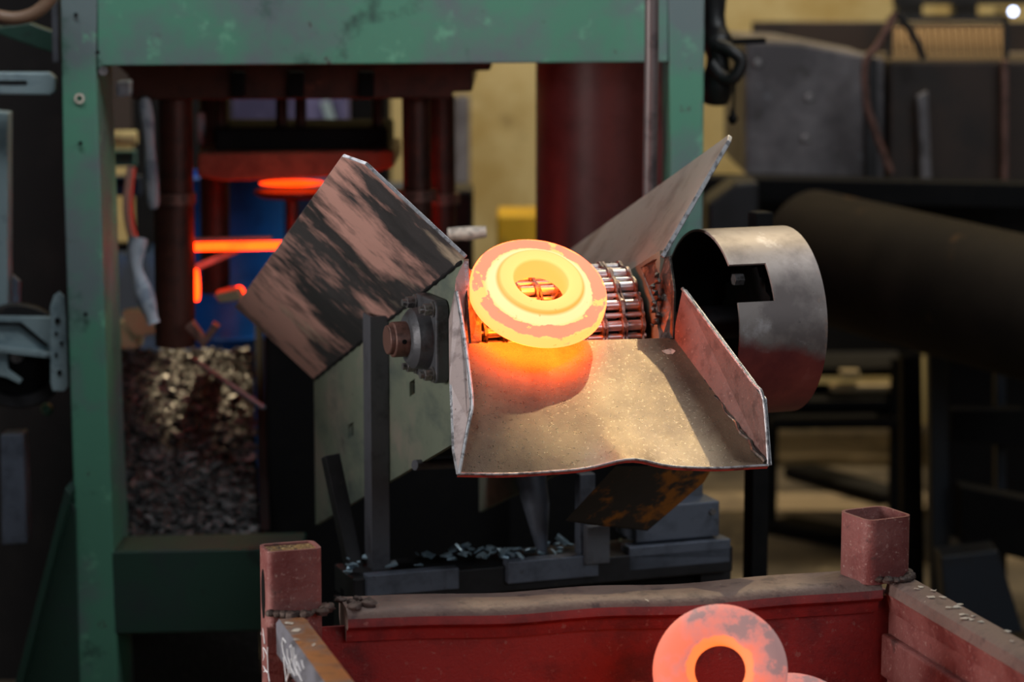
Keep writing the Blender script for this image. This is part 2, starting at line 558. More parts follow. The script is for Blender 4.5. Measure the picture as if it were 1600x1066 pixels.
# ------------------------------------------------------------------ setting
fl = add('floor', abox(-6, 8, 1.0, 9.6, -0.1, 0.0), 'floor_dirt')
tag(fl, kind='structure')
wb = add('wall_back', abox(-6, 8, 9.2, 9.4, 0.0, 5.0), 'tan_wall')
tag(wb, kind='structure')

# ------------------------------------------------------------------ green press frame
def FY(px):
    return 5.0 + (px - 100) / 1000 * 0.15


g = thing('machine_portal', (W(130, 500, 5.0).x, 5.1, 0), 'large chipped green steel frame standing around the forging press', 'machine frame')


def gp(pts):
    return [(x, y, FY(x)) for x, y in pts]


add('column', wplate(gp([(92, -120), (154, -120), (150, 110), (158, 300), (168, 640), (178, 870), (194, 1310), (128, 1310), (116, 800), (108, 560), (99, 280)]), 0, .2), 'green_paint', g, bevel=.004)
add('column', wplate(gp([(1042, -120), (1102, -120), (1099, 250), (1094, 700), (1088, 1290), (1036, 1290), (1044, 700), (1048, 250)]), 0, .28), 'green_paint', g, bevel=.004)
add('top_beam', wplate(gp([(152, -120), (1044, -120), (1044, 97), (160, 103), (152, 108)]), 0, .26), 'green_paint', g, bevel=.003)
add('cross_rail', wplate(gp([(172, 862), (470, 856), (470, 985), (178, 992)]), 0, .14), 'green_dark_shaded', g, bevel=.004)
add('gusset', wplate([(106, 770, 4.99), (118, 800, 4.99), (128, 1310, 4.99), (-40, 1310, 4.99), (26, 1066, 4.99)], 0, .015), 'green_dark_shaded', g, bevel=.002)
add('gusset_flange', wplate([(102, 762, 4.94), (110, 772, 4.94), (36, 1066, 4.94), (-28, 1310, 4.94), (-50, 1310, 4.94), (24, 1066, 4.94)], 0, .10), 'green_dark_shaded', g, bevel=.002)
# worn washer mark and bolt holes on the left column
c0 = W(124, 154, 4.999)
add('worn_ring', lathe([(.006, -.002), (.010, -.002), (.010, .001), (.006, .001)], c0, (0, -1, 0), 20), 'flake_pale', g)
for (x, y) in ((119, 23), (126, 224), (134, 491), (153, 82)):
    p = W(x, y, 4.999)
    add('bolt', cyl(p, p + V((0, -.004, 0)), .004, 8), 'black_steel', g)

rod = add('tie_rod', tube([W(1019, -110, 4.86), W(1018, 100, 4.87), W(1015, 316, 4.88), W(1014, 700, 4.9)], .0135, 16), 'rod_grey', smooth=True)
tag(rod, 'slim grey steel rod hanging in front of the right green column', 'rod')

# maroon curved heat shield behind the right column
def arc_sheet(cx, cy, r, a0, a1, z0, z1, t, n=28):
    v, f = [], []
    for i in range(n + 1):
        a = math.radians(a0 + (a1 - a0) * i / n)
        for rr in (r, r - t):
            for z in (z0, z1):
                v.append(V((cx + rr * math.cos(a), cy + rr * math.sin(a), z)))
    for i in range(n):
        b = i * 4
        f += [(b, b + 4, b + 5, b + 1), (b + 2, b + 3, b + 7, b + 6), (b + 1, b + 5, b + 7, b + 3), (b, b + 2, b + 6, b + 4)]
    f += [(0, 1, 3, 2), (n * 4, n * 4 + 2, n * 4 + 3, n * 4 + 1)]
    return v, f


cx = W(958, 300, 5.66).x
sh = add('heat_shield', arc_sheet(cx, 5.66, .172, 160, 380, 0.0, 1.95, .006), 'maroon_sheet', smooth=True)
tag(sh, 'glossy maroon curved sheet shield behind the right green column', 'heat shield')

# ------------------------------------------------------------------ forging press inside the frame
pr = thing('forging_press', (W(480, 300, 5.7).x, 5.7, 0), 'dark forging press with glowing dies seen through the green frame', 'press')
add('upper_platen', wplate([(176, 96), (770, 96), (766, 110), (738, 111), (738, 143), (706, 144), (706, 154), (206, 156), (200, 118)], 5.36, .75), 'press_brown', pr, bevel=.004)
for (x, w_) in ((372, 10), (462, 12), (572, 12)):
    add('platen_rib', wplate([(x - w_, 112), (x + w_, 112), (x + w_, 152), (x - w_, 152)], 5.335, .03), 'black_steel', pr, bevel=.003)
pbd = add('press_bed', abox(W(414, 600, 5.45).x, W(815, 600, 5.45).x, 5.45, 6.15, 0.0, 0.92), 'black_steel', bevel=.01)
tag(pbd, 'black press bed block below the dies behind the conveyor', 'press bed')
o = add('dark_gap_plate', abox(W(796, 600, 5.40).x, W(1026, 600, 5.40).x, 5.38, 5.42, 0.0, W(900, 560, 5.4).z), 'black_steel', bevel=.004)  # added black sheet standing in for the dark below the shield
tag(o, 'black plate added to darken the gap behind the chute below the maroon shield', 'plate')
o = add('low_shade_box', abox(-1.85, -1.40, 3.3, 3.95, 0.0, 1.12), 'blue_grey_steel', bevel=.01)  # unseen box added to block side light from the lower frame
tag(o, 'low grey box added to shade the lower green frame, outside the view', 'cabinet')
o = add('tall_shade_box', abox(-1.85, -1.40, 3.97, 4.75, 0.0, 1.95), 'blue_grey_steel', bevel=.01)  # unseen taller box added to keep side light off the left column
tag(o, 'tall grey locker added to shade the green column, outside the view', 'blocker')
for (x, Y, y1, r) in ((274, 5.42, 520, .036), (650, 5.46, 520, .030), (688, 5.75, 520, .032), (334, 5.95, 520, .034)):
    add('guide_column', cyl(W(x, 150, Y), V((W(x + 4, y1, Y).x, Y, .925)), r, 24), 'press_brown', pr, smooth=True)
for (x, Y, y) in ((274, 5.42, 310), (650, 5.46, 305), (688, 5.75, 310)):
    p = W(x, y, Y)
    add('collar', cyl(p + V((0, 0, .012)), p - V((0, 0, .012)), .044, 24), 'rust_shaft', pr, smooth=True)
p = W(272, 322, 5.42)
add('column_sleeve', cyl(p, W(274, 540, 5.42), .043, 24), 'press_brown', pr, smooth=True)
add('upper_die', wplate([(308, 238), (616, 234), (616, 262), (560, 276), (350, 284), (308, 276)], 5.62, .35), 'die_steel', pr, bevel=.006)
add('ram_block', wplate([(336, 200), (606, 200), (606, 236), (336, 236)], 5.66, .3), 'black_steel', pr, bevel=.006)
for x in (345, 440, 470, 590):
    add('ram_rod', cyl(W(x, 150, 5.75), W(x, 206, 5.75), .013, 14), 'press_brown', pr, smooth=True)
p = W(456, 286, 5.70)
add('lower_die', lathe([(0, -.02), (.07, -.02), (.085, -.010), (.085, -.004), (0, -.004)], p + V((0, 0, -.012)), (0, 0, 1), 32), 'press_brown', pr, smooth=True)
add('die_pedestal', cyl(V((p.x, p.y, .922)), p + V((0, 0, -.03)), .014, 16), 'press_brown', pr, smooth=True)
hp = add('hot_blank', lathe([(0, -.002), (.070, -.002), (.073, 0), (.070, .0012), (0, .002)], p, (0, 0, 1), 32), 'hot_die', smooth=True)
tag(hp, 'thin red hot blank glowing between the press dies', 'hot workpiece')
hb = add('hot_billet', beam(W(298, 386, 5.50), W(640, 380, 5.50), .018, .017), 'hot_bar', bevel=.003)  # bar lengthened behind the wing to light the dies
tag(hb, 'long orange hot bar lying level beside the left press column', 'hot workpiece')
hs = add('guide_rail', beam(W(296, 375, 5.63), W(425, 372, 5.63), .02, .008), 'pale_steel', bevel=.002)
tag(hs, 'pale steel rail resting just above the orange hot bar', 'rail')
h2 = add('hot_part', lathe([(.0, -.012), (.034, -.012), (.036, 0), (.034, .012), (0, .012)], W(301, 446, 5.52), (1, .25, 0), 28), 'hot_bar', smooth=True)
tag(h2, 'small orange hot disc seen edge on beside the left press column', 'hot workpiece')
h3 = add('hot_part', lathe([(0, -.006), (.011, -.004), (.012, .004), (0, .008)], W(373, 456, 5.5), (.4, -1, .3), 16), 'hot_bar', smooth=True)
tag(h3, 'tiny orange hot scrap left of the scuffed wing plate', 'hot workpiece')
kb = add('link_arm', beam(W(301, 420, 5.55), W(372, 390, 5.58), .014, .014), 'pale_steel', bevel=.002)
tag(kb, 'slanted pale link arm below the orange hot bar', 'arm')
an = add('angle_bracket', wplate([(288, 512), (300, 503), (318, 528), (332, 505), (342, 512), (318, 545)], 5.31, .04), 'rust_shaft', bevel=.002)
tag(an, 'V shaped rusty steel bracket at the foot of the press column', 'bracket')
st = add('scale_tray', wplate([(334, 460), (372, 452), (380, 470), (342, 474)], 5.45, .08), 'tan_block', bevel=.004)
tag(st, 'pale block under the tiny hot scrap', 'block')

# things further back, seen through the press
bd = thing('blue_drum', (W(352, 400, 6.5).x, 6.5, 0), 'blue painted steel drum behind the press dies', 'drum')
bx = W(352, 330, 6.5)
zt = W(352, 272, 6.5).z
add('drum_body', lathe([(0, 0), (.15, 0), (.15, zt * .36), (.156, zt * .37), (.15, zt * .38), (.15, zt * .64), (.156, zt * .65), (.15, zt * .66), (.15, zt - .01), (.155, zt), (.145, zt), (.145, zt - .015), (0, zt - .015)], (bx.x, 6.5, 0), (0, 0, 1), 40), 'blue_drum', bd, smooth=True)
lc = thing('lilac_cabinet', (W(440, 200, 8.0).x, 8.0, 0), 'lilac blue cabinet with a slanted pale strip behind the press ram', 'cabinet')
p0, p1 = W(355, 140, 8.0), W(545, 222, 8.0)
add('cabinet_body', abox(p0.x, p1.x, 8.0, 8.3, 0, p0.z), 'lilac_sheet', lc, bevel=.004)
add('slanted_strip', wplate([(500, 160), (514, 158), (530, 208), (517, 211)], 7.96, .05), 'pale_steel', lc, bevel=.003)


def to_floor(x0, x1, ytop, Y, t, mat, name, lab, cat):
    a, b = W(x0, ytop, Y), W(x1, ytop, Y)
    o = add(name, abox(a.x, b.x, Y, Y + t, 0, a.z), mat, bevel=.01)
    return tag(o, lab, cat)


to_floor(400, 640, 300, 6.8, .3, 'navy_paint', 'control_cabinet', 'dark navy cabinet standing behind the press bed', 'cabinet')
to_floor(165, 420, 398, 7.15, .25, 'navy_paint', 'navy_cabinet', 'navy blue machine cabinet behind the left press column', 'machine')
to_floor(546, 606, 140, 7.45, .2, 'black_steel', 'dark_column', 'black upright behind the press right of the lilac cabinet', 'upright')
to_floor(205, 352, 150, 7.6, .2, 'black_steel', 'dark_cabinet', 'black cabinet behind the left press columns', 'cabinet')
o = add('wall_dim_sheet', wplate([(60, 80), (218, 80), (218, 206), (60, 206)], 9.12, .08), 'duct_brown', bevel=.004)  # dark sheet added where the wall is only dimly lit
tag(o, 'dark brown sheet added to dim the wall behind the cream pipe', 'board')
# left gap: pipe stand
ps = thing('pipe_stand', (W(110, 600, 6.5).x, 6.5, 0), 'stand with cream pipe, teal bar and navy beam left of the press', 'pipe stand')
q = W(108, 190, 6.5)
add('stand_post', abox(q.x - .02, q.x + .02, 6.46, 6.56, 0, q.z), 'black_steel', ps)
add('cream_pipe', cyl(W(100, 215, 6.4), W(214, 215, 6.4), .018, 18), 'cream_paint', ps, smooth=True)
add('teal_bar', beam(W(100, 247, 6.5), W(212, 247, 6.5), .05, .04), 'teal_paint', ps, bevel=.003)
add('navy_beam', beam(W(100, 290, 6.6), W(220, 290, 6.6), .05, .05), 'navy_paint', ps, bevel=.003)
add('dark_shelf', beam(W(100, 385, 6.5), W(232, 385, 6.5), .06, .018), 'black_steel', ps, bevel=.002)
o = add('pink_hose', tube(smooth_path([W(206, 262, 5.6), W(200, 310, 5.58), W(203, 352, 5.56), W(216, 392, 5.55)]), .011, 12), 'pink_hose', smooth=True)
tag(o, 'curved pale pink hose left of the press column', 'hose')
o = add('rag_sleeve', tube(smooth_path([W(225, 152, 5.35), W(232, 200, 5.34), W(236, 260, 5.34), W(240, 326, 5.35)]), [.006] + [.013 + .0015 * math.sin(i * .6) for i in range(17)] + [.008], 12), 'white_cloth', smooth=True)
tag(o, 'pale blue cloth wrapped hose hanging by the left press column', 'hose')
o = add('hanging_rag', tube(smooth_path([W(216, 372, 5.34), W(212, 410, 5.33), W(220, 442, 5.33), W(232, 480, 5.33), W(240, 505, 5.33)]), [.017 + .004 * math.sin(i * .45 + 1) for i in range(25)], 12), 'white_cloth', smooth=True)
tag(o, 'crumpled pale grey rag hanging low by the left press column', 'rag')
o = add('white_switch', wplate([(181, 128), (202, 126), (202, 150), (182, 152)], 5.3, .05), 'white_cloth', bevel=.003)
tag(o, 'small pale switch box near the top left of the press', 'switch box')
o = add('corner_nut', cyl(W(161, 111, 5.02), W(161, 111, 5.06), .010, 6), 'bolt_steel')
tag(o, 'shiny nut in the upper left inner corner of the green frame', 'nut')
add('pale_sleeve', cyl(W(314, 176, 5.8), W(315, 226, 5.8), .010, 12), 'white_cloth', pr, smooth=True)
for (pts, Y, t, lab) in (([(165, 508), (216, 506), (216, 548), (165, 552)], 5.95, .1, 'pale tan block at the left back of the chip heap'),
                         ([(190, 488), (236, 484), (250, 520), (214, 528), (196, 510)], 5.92, .06, 'tan bracket plate above the chip heap'),):
    o = add('steel_block', wplate(pts, Y, t), 'tan_block', bevel=.004)
    tag(o, lab, 'block')
# grey box and yellow part right of the press
to_floor(668, 738, 297, 6.35, .2, 'dark_steel', 'junction_box', 'dark grey junction cabinet beside the tan wall', 'box')
to_floor(776, 842, 336, 7.2, .25, 'yellow_paint', 'yellow_machine', 'yellow painted machine part low against the tan wall', 'machine part')
o = add('scaly_bar', tube([W(700, 366, 4.9), W(730, 365, 4.9), W(760, 362, 4.9)], [.012, .014, .011], 10), 'flake_pale', smooth=True)
tag(o, 'rough pale bar lying behind the hot flanged ring', 'bar')
o = add('wall_conduit', wplate([(708, 150), (734, 150), (734, 290), (708, 290)], 8.6, .1), 'duct_grey', bevel=.01)
tag(o, 'grey vertical conduit box on the tan wall', 'conduit')

# ------------------------------------------------------------------ scale heap on the left
ha, hb_, hc, hd = W(160, 858, 5.24), W(404, 850, 5.30), W(396, 545, 5.98), W(160, 545, 5.92)
NG = 26
hv, hf = [], []
for j in range(NG + 1):
    for i in range(NG + 1):
        u, w_ = i / NG, j / NG
        p = (ha * (1 - u) + hb_ * u) * (1 - w_) + (hd * (1 - u) + hc * u) * w_
        hv.append(p + V((0, 0, random.uniform(-.012, .006) + .03 * math.sin(u * 3.1) * math.sin(w_ * 3.1))))
for j in range(NG):
    for i in range(NG):
        a = j * (NG + 1) + i
        hf.append((a, a + 1, a + NG + 2, a + NG + 1))
# skirt to the floor so the heap is a solid mass
k0 = len(hv)
ring_ = [i for i in range(NG + 1)] + [j * (NG + 1) + NG for j in range(1, NG + 1)] + [NG * (NG + 1) + i for i in range(NG - 1, -1, -1)] + [j * (NG + 1) for j in range(NG - 1, 0, -1)]
for i in ring_:
    hv.append(V((hv[i].x, hv[i].y, 0.02)))
n_ = len(ring_)
for i in range(n_):
    hf.append((ring_[i], k0 + i, k0 + (i + 1) % n_, ring_[(i + 1) % n_]))
hp_ = add('scale_heap', (hv, hf), 'heap_scale')
tag(hp_, 'dark heap of mill scale piled beyond the left green column', 'scale heap', kind='stuff')


def flake_mesh(n, s, t, jag):
    pts = []
    for i in range(n):
        a = 2 * math.pi * i / n + random.uniform(-.25, .25)
        r = s * random.uniform(1 - jag, 1 + jag)
        pts.append(V((r * math.cos(a), r * .65 * math.sin(a), random.uniform(-t, t))))
    return plate(pts, V((0, 0, t)))


FL = []
for i in range(9):
    v, f = flake_mesh(random.randint(4, 6), .015, .0035, .4)
    me = bpy.data.meshes.new('scale_flake')
    me.from_pydata([tuple(q) for q in v], [], f)
    me.materials.append(MATS['flake_scale'])
    FL.append(me)
for i in range(300):
    u, w_ = random.random(), random.random() ** 1.15
    p = (ha * (1 - u) + hb_ * u) * (1 - w_) + (hd * (1 - u) + hc * u) * w_
    p.z += .03 * math.sin(u * 3.1) * math.sin(w_ * 3.1) + .004
    o = bpy.data.objects.new('scale_flake', FL[i % 9])
    o.location = p
    o.rotation_euler = (random.uniform(0, 1.0), random.uniform(-.5, .5), random.uniform(0, 6.28))
    s = random.uniform(.45, 1.15)
    o.scale = (s, s, s)
    COL.objects.link(o)
    tag(o, 'dark steel scale flake lying on the heap beyond the left green column', 'scale flake', 'scale flakes on the heap')
fine = []
for i in range(1500):
    u, w_ = random.random(), random.random()
    p = (ha * (1 - u) + hb_ * u) * (1 - w_) + (hd * (1 - u) + hc * u) * w_
    p.z += .03 * math.sin(u * 3.1) * math.sin(w_ * 3.1) + random.uniform(-.003, .004)
    v, f = flake_mesh(4, random.uniform(.005, .011), .002, .4)
    B = Matrix.Rotation(random.uniform(0, 6.28), 3, 'Z') @ Matrix.Rotation(random.uniform(0, 1.0), 3, 'X') @ Matrix.Rotation(random.uniform(-.5, .5), 3, 'Y')
    fine.append(([p + B @ q for q in v], f))
tag(add('fine_scale', join(*fine), 'flake_scale', hp_), kind='stuff')
sk = add('heap_trough_wall', plate([hb_ + V((.004, 0, .03)), hb_ + V((.004, 0, -.3)), hc + V((.004, 0, -.6)), hc + V((.004, 0, .06))], (.02, 0, 0)), 'black_steel')
tag(sk, 'dark sloping side wall right of the scale heap', 'trough wall')
sb = add('trough_edge_bar', beam(W(300, 560, 5.50), W(412, 638, 5.26), .012, .008), 'angle_iron', bevel=.002)
tag(sb, 'thin grey bar slanting above the dark trough', 'bar')

# ------------------------------------------------------------------ conveyor
yw, sl = math.radians(20), math.radians(20.6)
E_ = V((math.cos(yw), math.sin(yw), 0))
D_ = V((-math.sin(yw) * math.cos(sl), math.cos(yw) * math.cos(sl), -math.sin(sl)))
N_ = E_.cross(D_)
DH = V((-math.sin(yw), math.cos(yw), 0))
UP = V((0, 0, 1))
A_ = W(725, 405, 4.0)
WID = .335
cv = thing('chain_conveyor', (A_.x + .2, A_.y + .3, 0), 'steel chain conveyor with flared wing plates and a discharge chute', 'conveyor')


def C(a, b, c):
    return A_ + E_ * a + D_ * b + N_ * c


# left wing (outer face towards the camera) and right wing (inner face)
def wing(p, u, l0, l1, blen, notch, th_dir, mat):
    n = u.cross(D_).normalized()
    pts = [p, p + u * l0 * .93, p + u * l0 + D_ * notch, p + D_ * blen + u * l1, p + D_ * blen]
    t = n * .007 * th_dir
    return plate(pts, t), rot_of(u, D_ - u * D_.dot(u), n)


ang = math.radians(43)
uL = -E_ * math.sin(ang) + N_ * math.cos(ang)
vf, B = wing(C(0, -.005, 0), uL, .247, .215, .95, .02, -1, '')
# the top near corner is clipped
pts = [C(0, -.005, 0), C(0, -.005, 0) + uL * .215, C(0, .035, 0) + uL * .25, C(0, .95, 0) + uL * .205, C(0, .95, 0)]
nL = uL.cross(D_).normalized()
vf = plate(pts, -nL * .007)
add('wing_plate', vf, 'scuff_reflection_plate', cv, bevel=.0012, mats=['cut_edge'], fmat=lambda i, p: 0 if i < 2 else 1, basis=rot_of(uL, nL.cross(uL), nL))
ang = math.radians(37)
uR = E_ * math.sin(ang) + N_ * math.cos(ang)
nR = uR.cross(D_).normalized()
pR = C(WID, .0, -.008)
pts = [pR, pR + uR * .235 - D_ * .012, pR + uR * .25, pR + uR * .25 + D_ * .95, pR + D_ * .95]
add('wing_plate', plate(pts, -nR * .008), 'bare_plate', cv, bevel=.0012, mats=['cut_edge'], fmat=lambda i, p: 0 if i < 2 else 1, basis=rot_of(uR, nR.cross(uR), nR))

add('hinge_weld', tube([C(-.002, .01 + .94 * i / 60, -.002) for i in range(61)], [.0028 + .0012 * math.sin(i * 2.3) for i in range(61)], 7), 'dark_steel', cv, smooth=True)
# side plates with slots: cells in (b, drop)
def slotted(bs, zs, skip, org, t, end_b):
    out = []
    for i in range(len(bs) - 1):
        for j in range(len(zs) - 1):
            if (i, j) in skip:
                continue
            q = [org + D_ * bs[i] - UP * zs[j], org + D_ * bs[i + 1] - UP * zs[j], org + D_ * bs[i + 1] - UP * zs[j + 1], org + D_ * bs[i] - UP * zs[j + 1]]
            out.append(plate(q, t))
    return join(*out)


add('side_plate', slotted([-.0, .274, .306, .668, .704, .95], [0, .135, .16, .285], {(1, 1), (3, 1)}, A_, E_ * .008, .95), 'side_plate', cv)
add('side_plate', slotted([-.0, .95], [0, .285], set(), C(WID, 0, 0), E_ * .008, .95), 'side_plate', cv)
# near strip of the left side plate reaching down to the chute
add('front_lug', plate([W(725, 408, 3.995), W(712, 436, 3.99), W(708, 500, 3.985), W(706, 690, 3.98), W(724, 684, 3.99), W(728, 470, 3.99)], E_ * .007), 'chute_wall_out', cv, mats=['cut_edge'], fmat=lambda i, p: 0 if i < 2 else 1)
add('pan', plate([C(.01, .02, -.16), C(WID - .01, .02, -.16), C(WID - .01, .95, -.16), C(.01, .95, -.16)], -N_ * .006), 'dark_steel', cv)

# head shaft, drum and chain
S0 = onp(684, 527, A_, E_)
S = lambda a: S0 + E_ * a
RP, NT = .100, 36
PITCH = 2 * math.pi * RP / NT
add('head_drum', cyl(S(.03), S(WID - .03), .080, 40), 'black_steel', cv, smooth=True)
add('head_shaft', cyl(S(-.012), S(WID + .10), .021, 24), 'rust_shaft', cv, smooth=True)


def chain_pos(k):                      # k links from the top tangent point, negative = towards the viewer round the drum
    if k <= 0:
        ph = -k * PITCH / RP
        return N_ * (RP * math.cos(ph)) - D_ * (RP * math.sin(ph)), ph
    return N_ * RP + D_ * (PITCH * k), 0.0


def inset(k, q):                       # in-between rollers sit slightly deeper
    return q if k % 2 == 0 else q * ((RP - .006) / RP) if k <= 0 else q - N_ * .006


NS, A0, SW = 8, .044, .0346
rows = range(-12, 10)
pins = join(*[cyl(S(A0 - .008) + chain_pos(k)[0], S(A0 + NS * SW + .004) + chain_pos(k)[0], .0042, 10) for k in rows])
ch = add('chain', pins, 'chain_steel', cv, smooth=True)
r0 = None
l_in = l_out = None
for k in rows:
    q, ph = chain_pos(k)
    q = inset(k, q)
    for s in range(NS):
        mid = S(A0 + SW * (s + .5)) + q
        rr = .0086 if k % 2 == 0 else .0048
        hl = SW * (.36 if k % 2 == 0 else .26)
        key = k % 2
        if r0 is None:
            r0 = {}
        if key not in r0:
            r0[key] = add('roller', cyl(mid - E_ * hl, mid + E_ * hl, rr, 16), 'chain_steel', ch, smooth=True, bevel=.001)
        else:
            clone(r0[key], ch, mid, None)


def link_shape(p, q, nrm, off):
    """figure-eight side plates of one link between two pins, both sides of a strand"""
    out = []
    t = (q - p).normalized()
    for sgn in (-1, 1):
        c0 = E_ * (sgn * off)
        loop = []
        hw, wa = .0122, .0088
        for k in range(7):
            a = math.pi / 2 + math.pi * k / 6
            loop.append(p + c0 + t * (hw * math.cos(a)) + nrm * (hw * math.sin(a)))
        loop.append((p + q) / 2 + c0 - nrm * wa)
        for k in range(7):
            a = -math.pi / 2 + math.pi * k / 6
            loop.append(q + c0 + t * (hw * math.cos(a)) + nrm * (hw * math.sin(a)))
        loop.append((p + q) / 2 + c0 + nrm * wa)
        out.append(plate(loop, E_ * (.0032 * sgn)))
    return join(*out)


for k in list(rows)[:-2:2]:
    q0, p0 = chain_pos(k)
    q1, p1 = chain_pos(k + 2)
    src = None
    for s in range(NS):
        mid = S(A0 + SW * (s + .5))
        if src is None:
            t = (q1 - q0).normalized()
            nn = E_.cross(t)
            if nn.dot(q0) < 0:
                nn = -nn
            src = add('link', link_shape(mid + q0, mid + q1, nn, SW * (.37 if k % 4 == 0 else .43)), 'chain_plate', ch)
            c_first = WL[src.name].copy()
        else:
            clone(src, ch, c_first + E_ * SW * s, None)

# liners beside the chain
add('liner', plate([W(727, 412, 4.02), W(744, 430, 4.07), W(752, 470, 4.02), W(753, 534, 3.955), W(736, 540, 3.945), W(731, 470, 3.98)], V((-.004, .006, 0))), 'liner_steel', cv, bevel=.001)
add('liner', plate([W(1000, 418, 4.16), W(1020, 406, 4.13), W(1046, 400, 4.11), W(1053, 456, 4.075), W(1052, 530, 4.05), W(1030, 530, 4.05), W(1022, 480, 4.10)], V((.004, .006, 0))), 'liner_steel', cv, bevel=.001)
wb_ = [W(1024 + 6 * math.sin(i * 1.9), 428 + i * 9, 4.105 - i * .004) for i in range(10)]
add('weld_bead', tube(smooth_path(wb_, 3), [.004 + .0025 * math.sin(i * 2.1) for i in range(28)], 8), 'liner_steel', cv, smooth=True)

# flange bearing on the left side plate
bc = S(-.001)
hw = .062
corner = []
for (sx, sz) in ((1, 1), (-1, 1), (-1, -1), (1, -1)):
    for k in range(4):
        a0 = math.atan2(sz, sx) - math.pi / 4 + (math.pi / 2) * k / 3
        corner.append(bc + DH * (sx * (hw - .016) + .016 * math.cos(a0)) + UP * (sz * (hw + .006 - .016) + .016 * math.sin(a0)))
br = add('bearing_flange', plate(corner, -E_ * .022), 'bearing_iron', cv, bevel=.003)
add('boss', lathe([(0, 0), (.052, 0), (.049, .024), (.040, .032), (.036, .034), (0, .034)], bc - E_ * .020, -E_, 40), 'bearing_iron', br, smooth=True)
add('inner_ring', cyl(bc - E_ * .05, bc - E_ * .078, .029, 32), 'rust_shaft', br, smooth=True, bevel=.002)
add('shaft_end', cyl(bc - E_ * .076, bc - E_ * .086, .024, 28), 'rust_shaft', br, smooth=True, bevel=.002)
p = bc - E_ * .065 - DH * .029
add('grub_screw', cyl(p, p - DH * .002, .004, 8), 'black_steel', br)
for sx in (1, -1):
    for sz in (1, -1):
        p = bc + DH * (sx * .046) + UP * (sz * .053) - E_ * .022
        add('washer', cyl(p, p - E_ * .003, .013, 20), 'bolt_steel', br, smooth=True)
        add('bolt', cyl(p - E_ * .003, p - E_ * .016, .0105, 6), 'bolt_steel', br, bevel=.001)
        add('bolt_end', cyl(p - E_ * .016, p - E_ * .023, .006, 12), 'bolt_steel', br, smooth=True)

# discharge chute: rippled floor and two walls
cBL, cBR, cFL, cFR = W(733, 537, 3.945), W(1054, 528, 4.055), W(716, 739, 3.72), W(1201, 727, 3.815)
nC = (cBR - cBL).cross(cFL - cBL).normalized()
if nC.z < 0:
    nC = -nC
NX, NY = 40, 16
tv, bv = [], []
for j in range(NY + 1):
    w_ = j / NY
    for i in range(NX + 1):
        u = i / NX
        p = (cBL * (1 - u) + cBR * u) * (1 - w_) + (cFL * (1 - u) + cFR * u) * w_
        rip = .021 * math.exp(-((u - .54) / .10) ** 2) - .006 * math.exp(-((u - .16) / .16) ** 2) - .004 * math.exp(-((u - .85) / .1) ** 2)
        p = p + nC * (rip * w_ ** 4)
        tv.append(p)
        bv.append(p - nC * .0075)
nv = len(tv)
ff, fm = [], []
row = NX + 1
for j in range(NY):
    for i in range(NX):
        a = j * row + i
        ff.append((a, a + row, a + row + 1, a + 1)); fm.append(0)
        ff.append((nv + a, nv + a + 1, nv + a + row + 1, nv + a + row)); fm.append(2)
for i in range(NX):
    a = NY * row + i
    ff.append((a, nv + a, nv + a + 1, a + 1)); fm.append(2)
    ff.append((i, i + 1, nv + i + 1, nv + i)); fm.append(1)
for j in range(NY):
    a = j * row
    ff.append((a, nv + a, nv + a + row, a + row)); fm.append(1)
    a = j * row + NX
    ff.append((a, a + row, nv + a + row, nv + a)); fm.append(1)
chf = add('chute_floor', (tv + bv, ff), 'chute_steel', cv, mats=['cut_edge', 'red_edge'], fmat=fm, smooth=True)
lip = [tv[NY * row + i] + nC * .0002 for i in range(NX + 1)]
add('cut_lip', tube(lip, .0022, 8), 'cut_edge', chf, smooth=True)
add('chute_wall', plate([W(714, 456, 3.985), W(722, 500, 3.94), W(733, 580, 3.86), W(738, 632, 3.80), W(734, 660, 3.78), W(717, 742, 3.715), W(710, 704, 3.75), W(706, 600, 3.86), W(705, 500, 3.97)], V((-.004, .004, 0))), 'chute_wall_out', cv, mats=['cut_edge'], fmat=lambda i, p: 0 if i < 2 else 1)
add('wall_edge', tube(smooth_path([W(714, 456, 3.985), W(722, 500, 3.94), W(733, 580, 3.86), W(738, 632, 3.80), W(731, 668, 3.77), W(717, 742, 3.715)], 5), .0028, 8), 'cut_edge', cv, smooth=True)
add('chute_wall', plate([W(1050, 531, 4.057), W(1200, 728, 3.815), W(1192, 624, 3.835), W(1172, 594, 3.865), W(1066, 452, 4.06)], V((.007, .003, 0))), 'chute_wall', cv, mats=['cut_edge'], fmat=lambda i, p: 0 if i < 2 else 1, bevel=.001)
add('wall_edge', tube(smooth_path([W(1066, 451, 4.062), W(1120, 523, 3.96), W(1174, 595, 3.866), W(1193, 624, 3.837), W(1201, 727, 3.817)], 5), .0028, 8), 'cut_edge', cv, smooth=True)
wl = [W(1054 + 140 * t + 3 * math.sin(t * 40), 536 + 186 * t, 4.05 - .233 * t) for t in [i / 30 for i in range(31)]]
add('weld_bead', tube(wl, [.0025 + .002 * abs(math.sin(i * 1.7)) for i in range(31)], 7), 'liner_steel', cv, smooth=True)

# legs, brace and base under the conveyor
def col_at(px, py0, py1, Y, w_, d_, mat, name, par=cv):
    p0, p1 = W(px, py0, Y), W(px, py1, Y)
    p1 = V((p0.x + (p1.x - p0.x) * .5, Y, p1.z))
    return add(name, box((p0 + p1) / 2, E_ * w_, DH * d_, (p0 - p1) / 2), mat, par, bevel=.002)


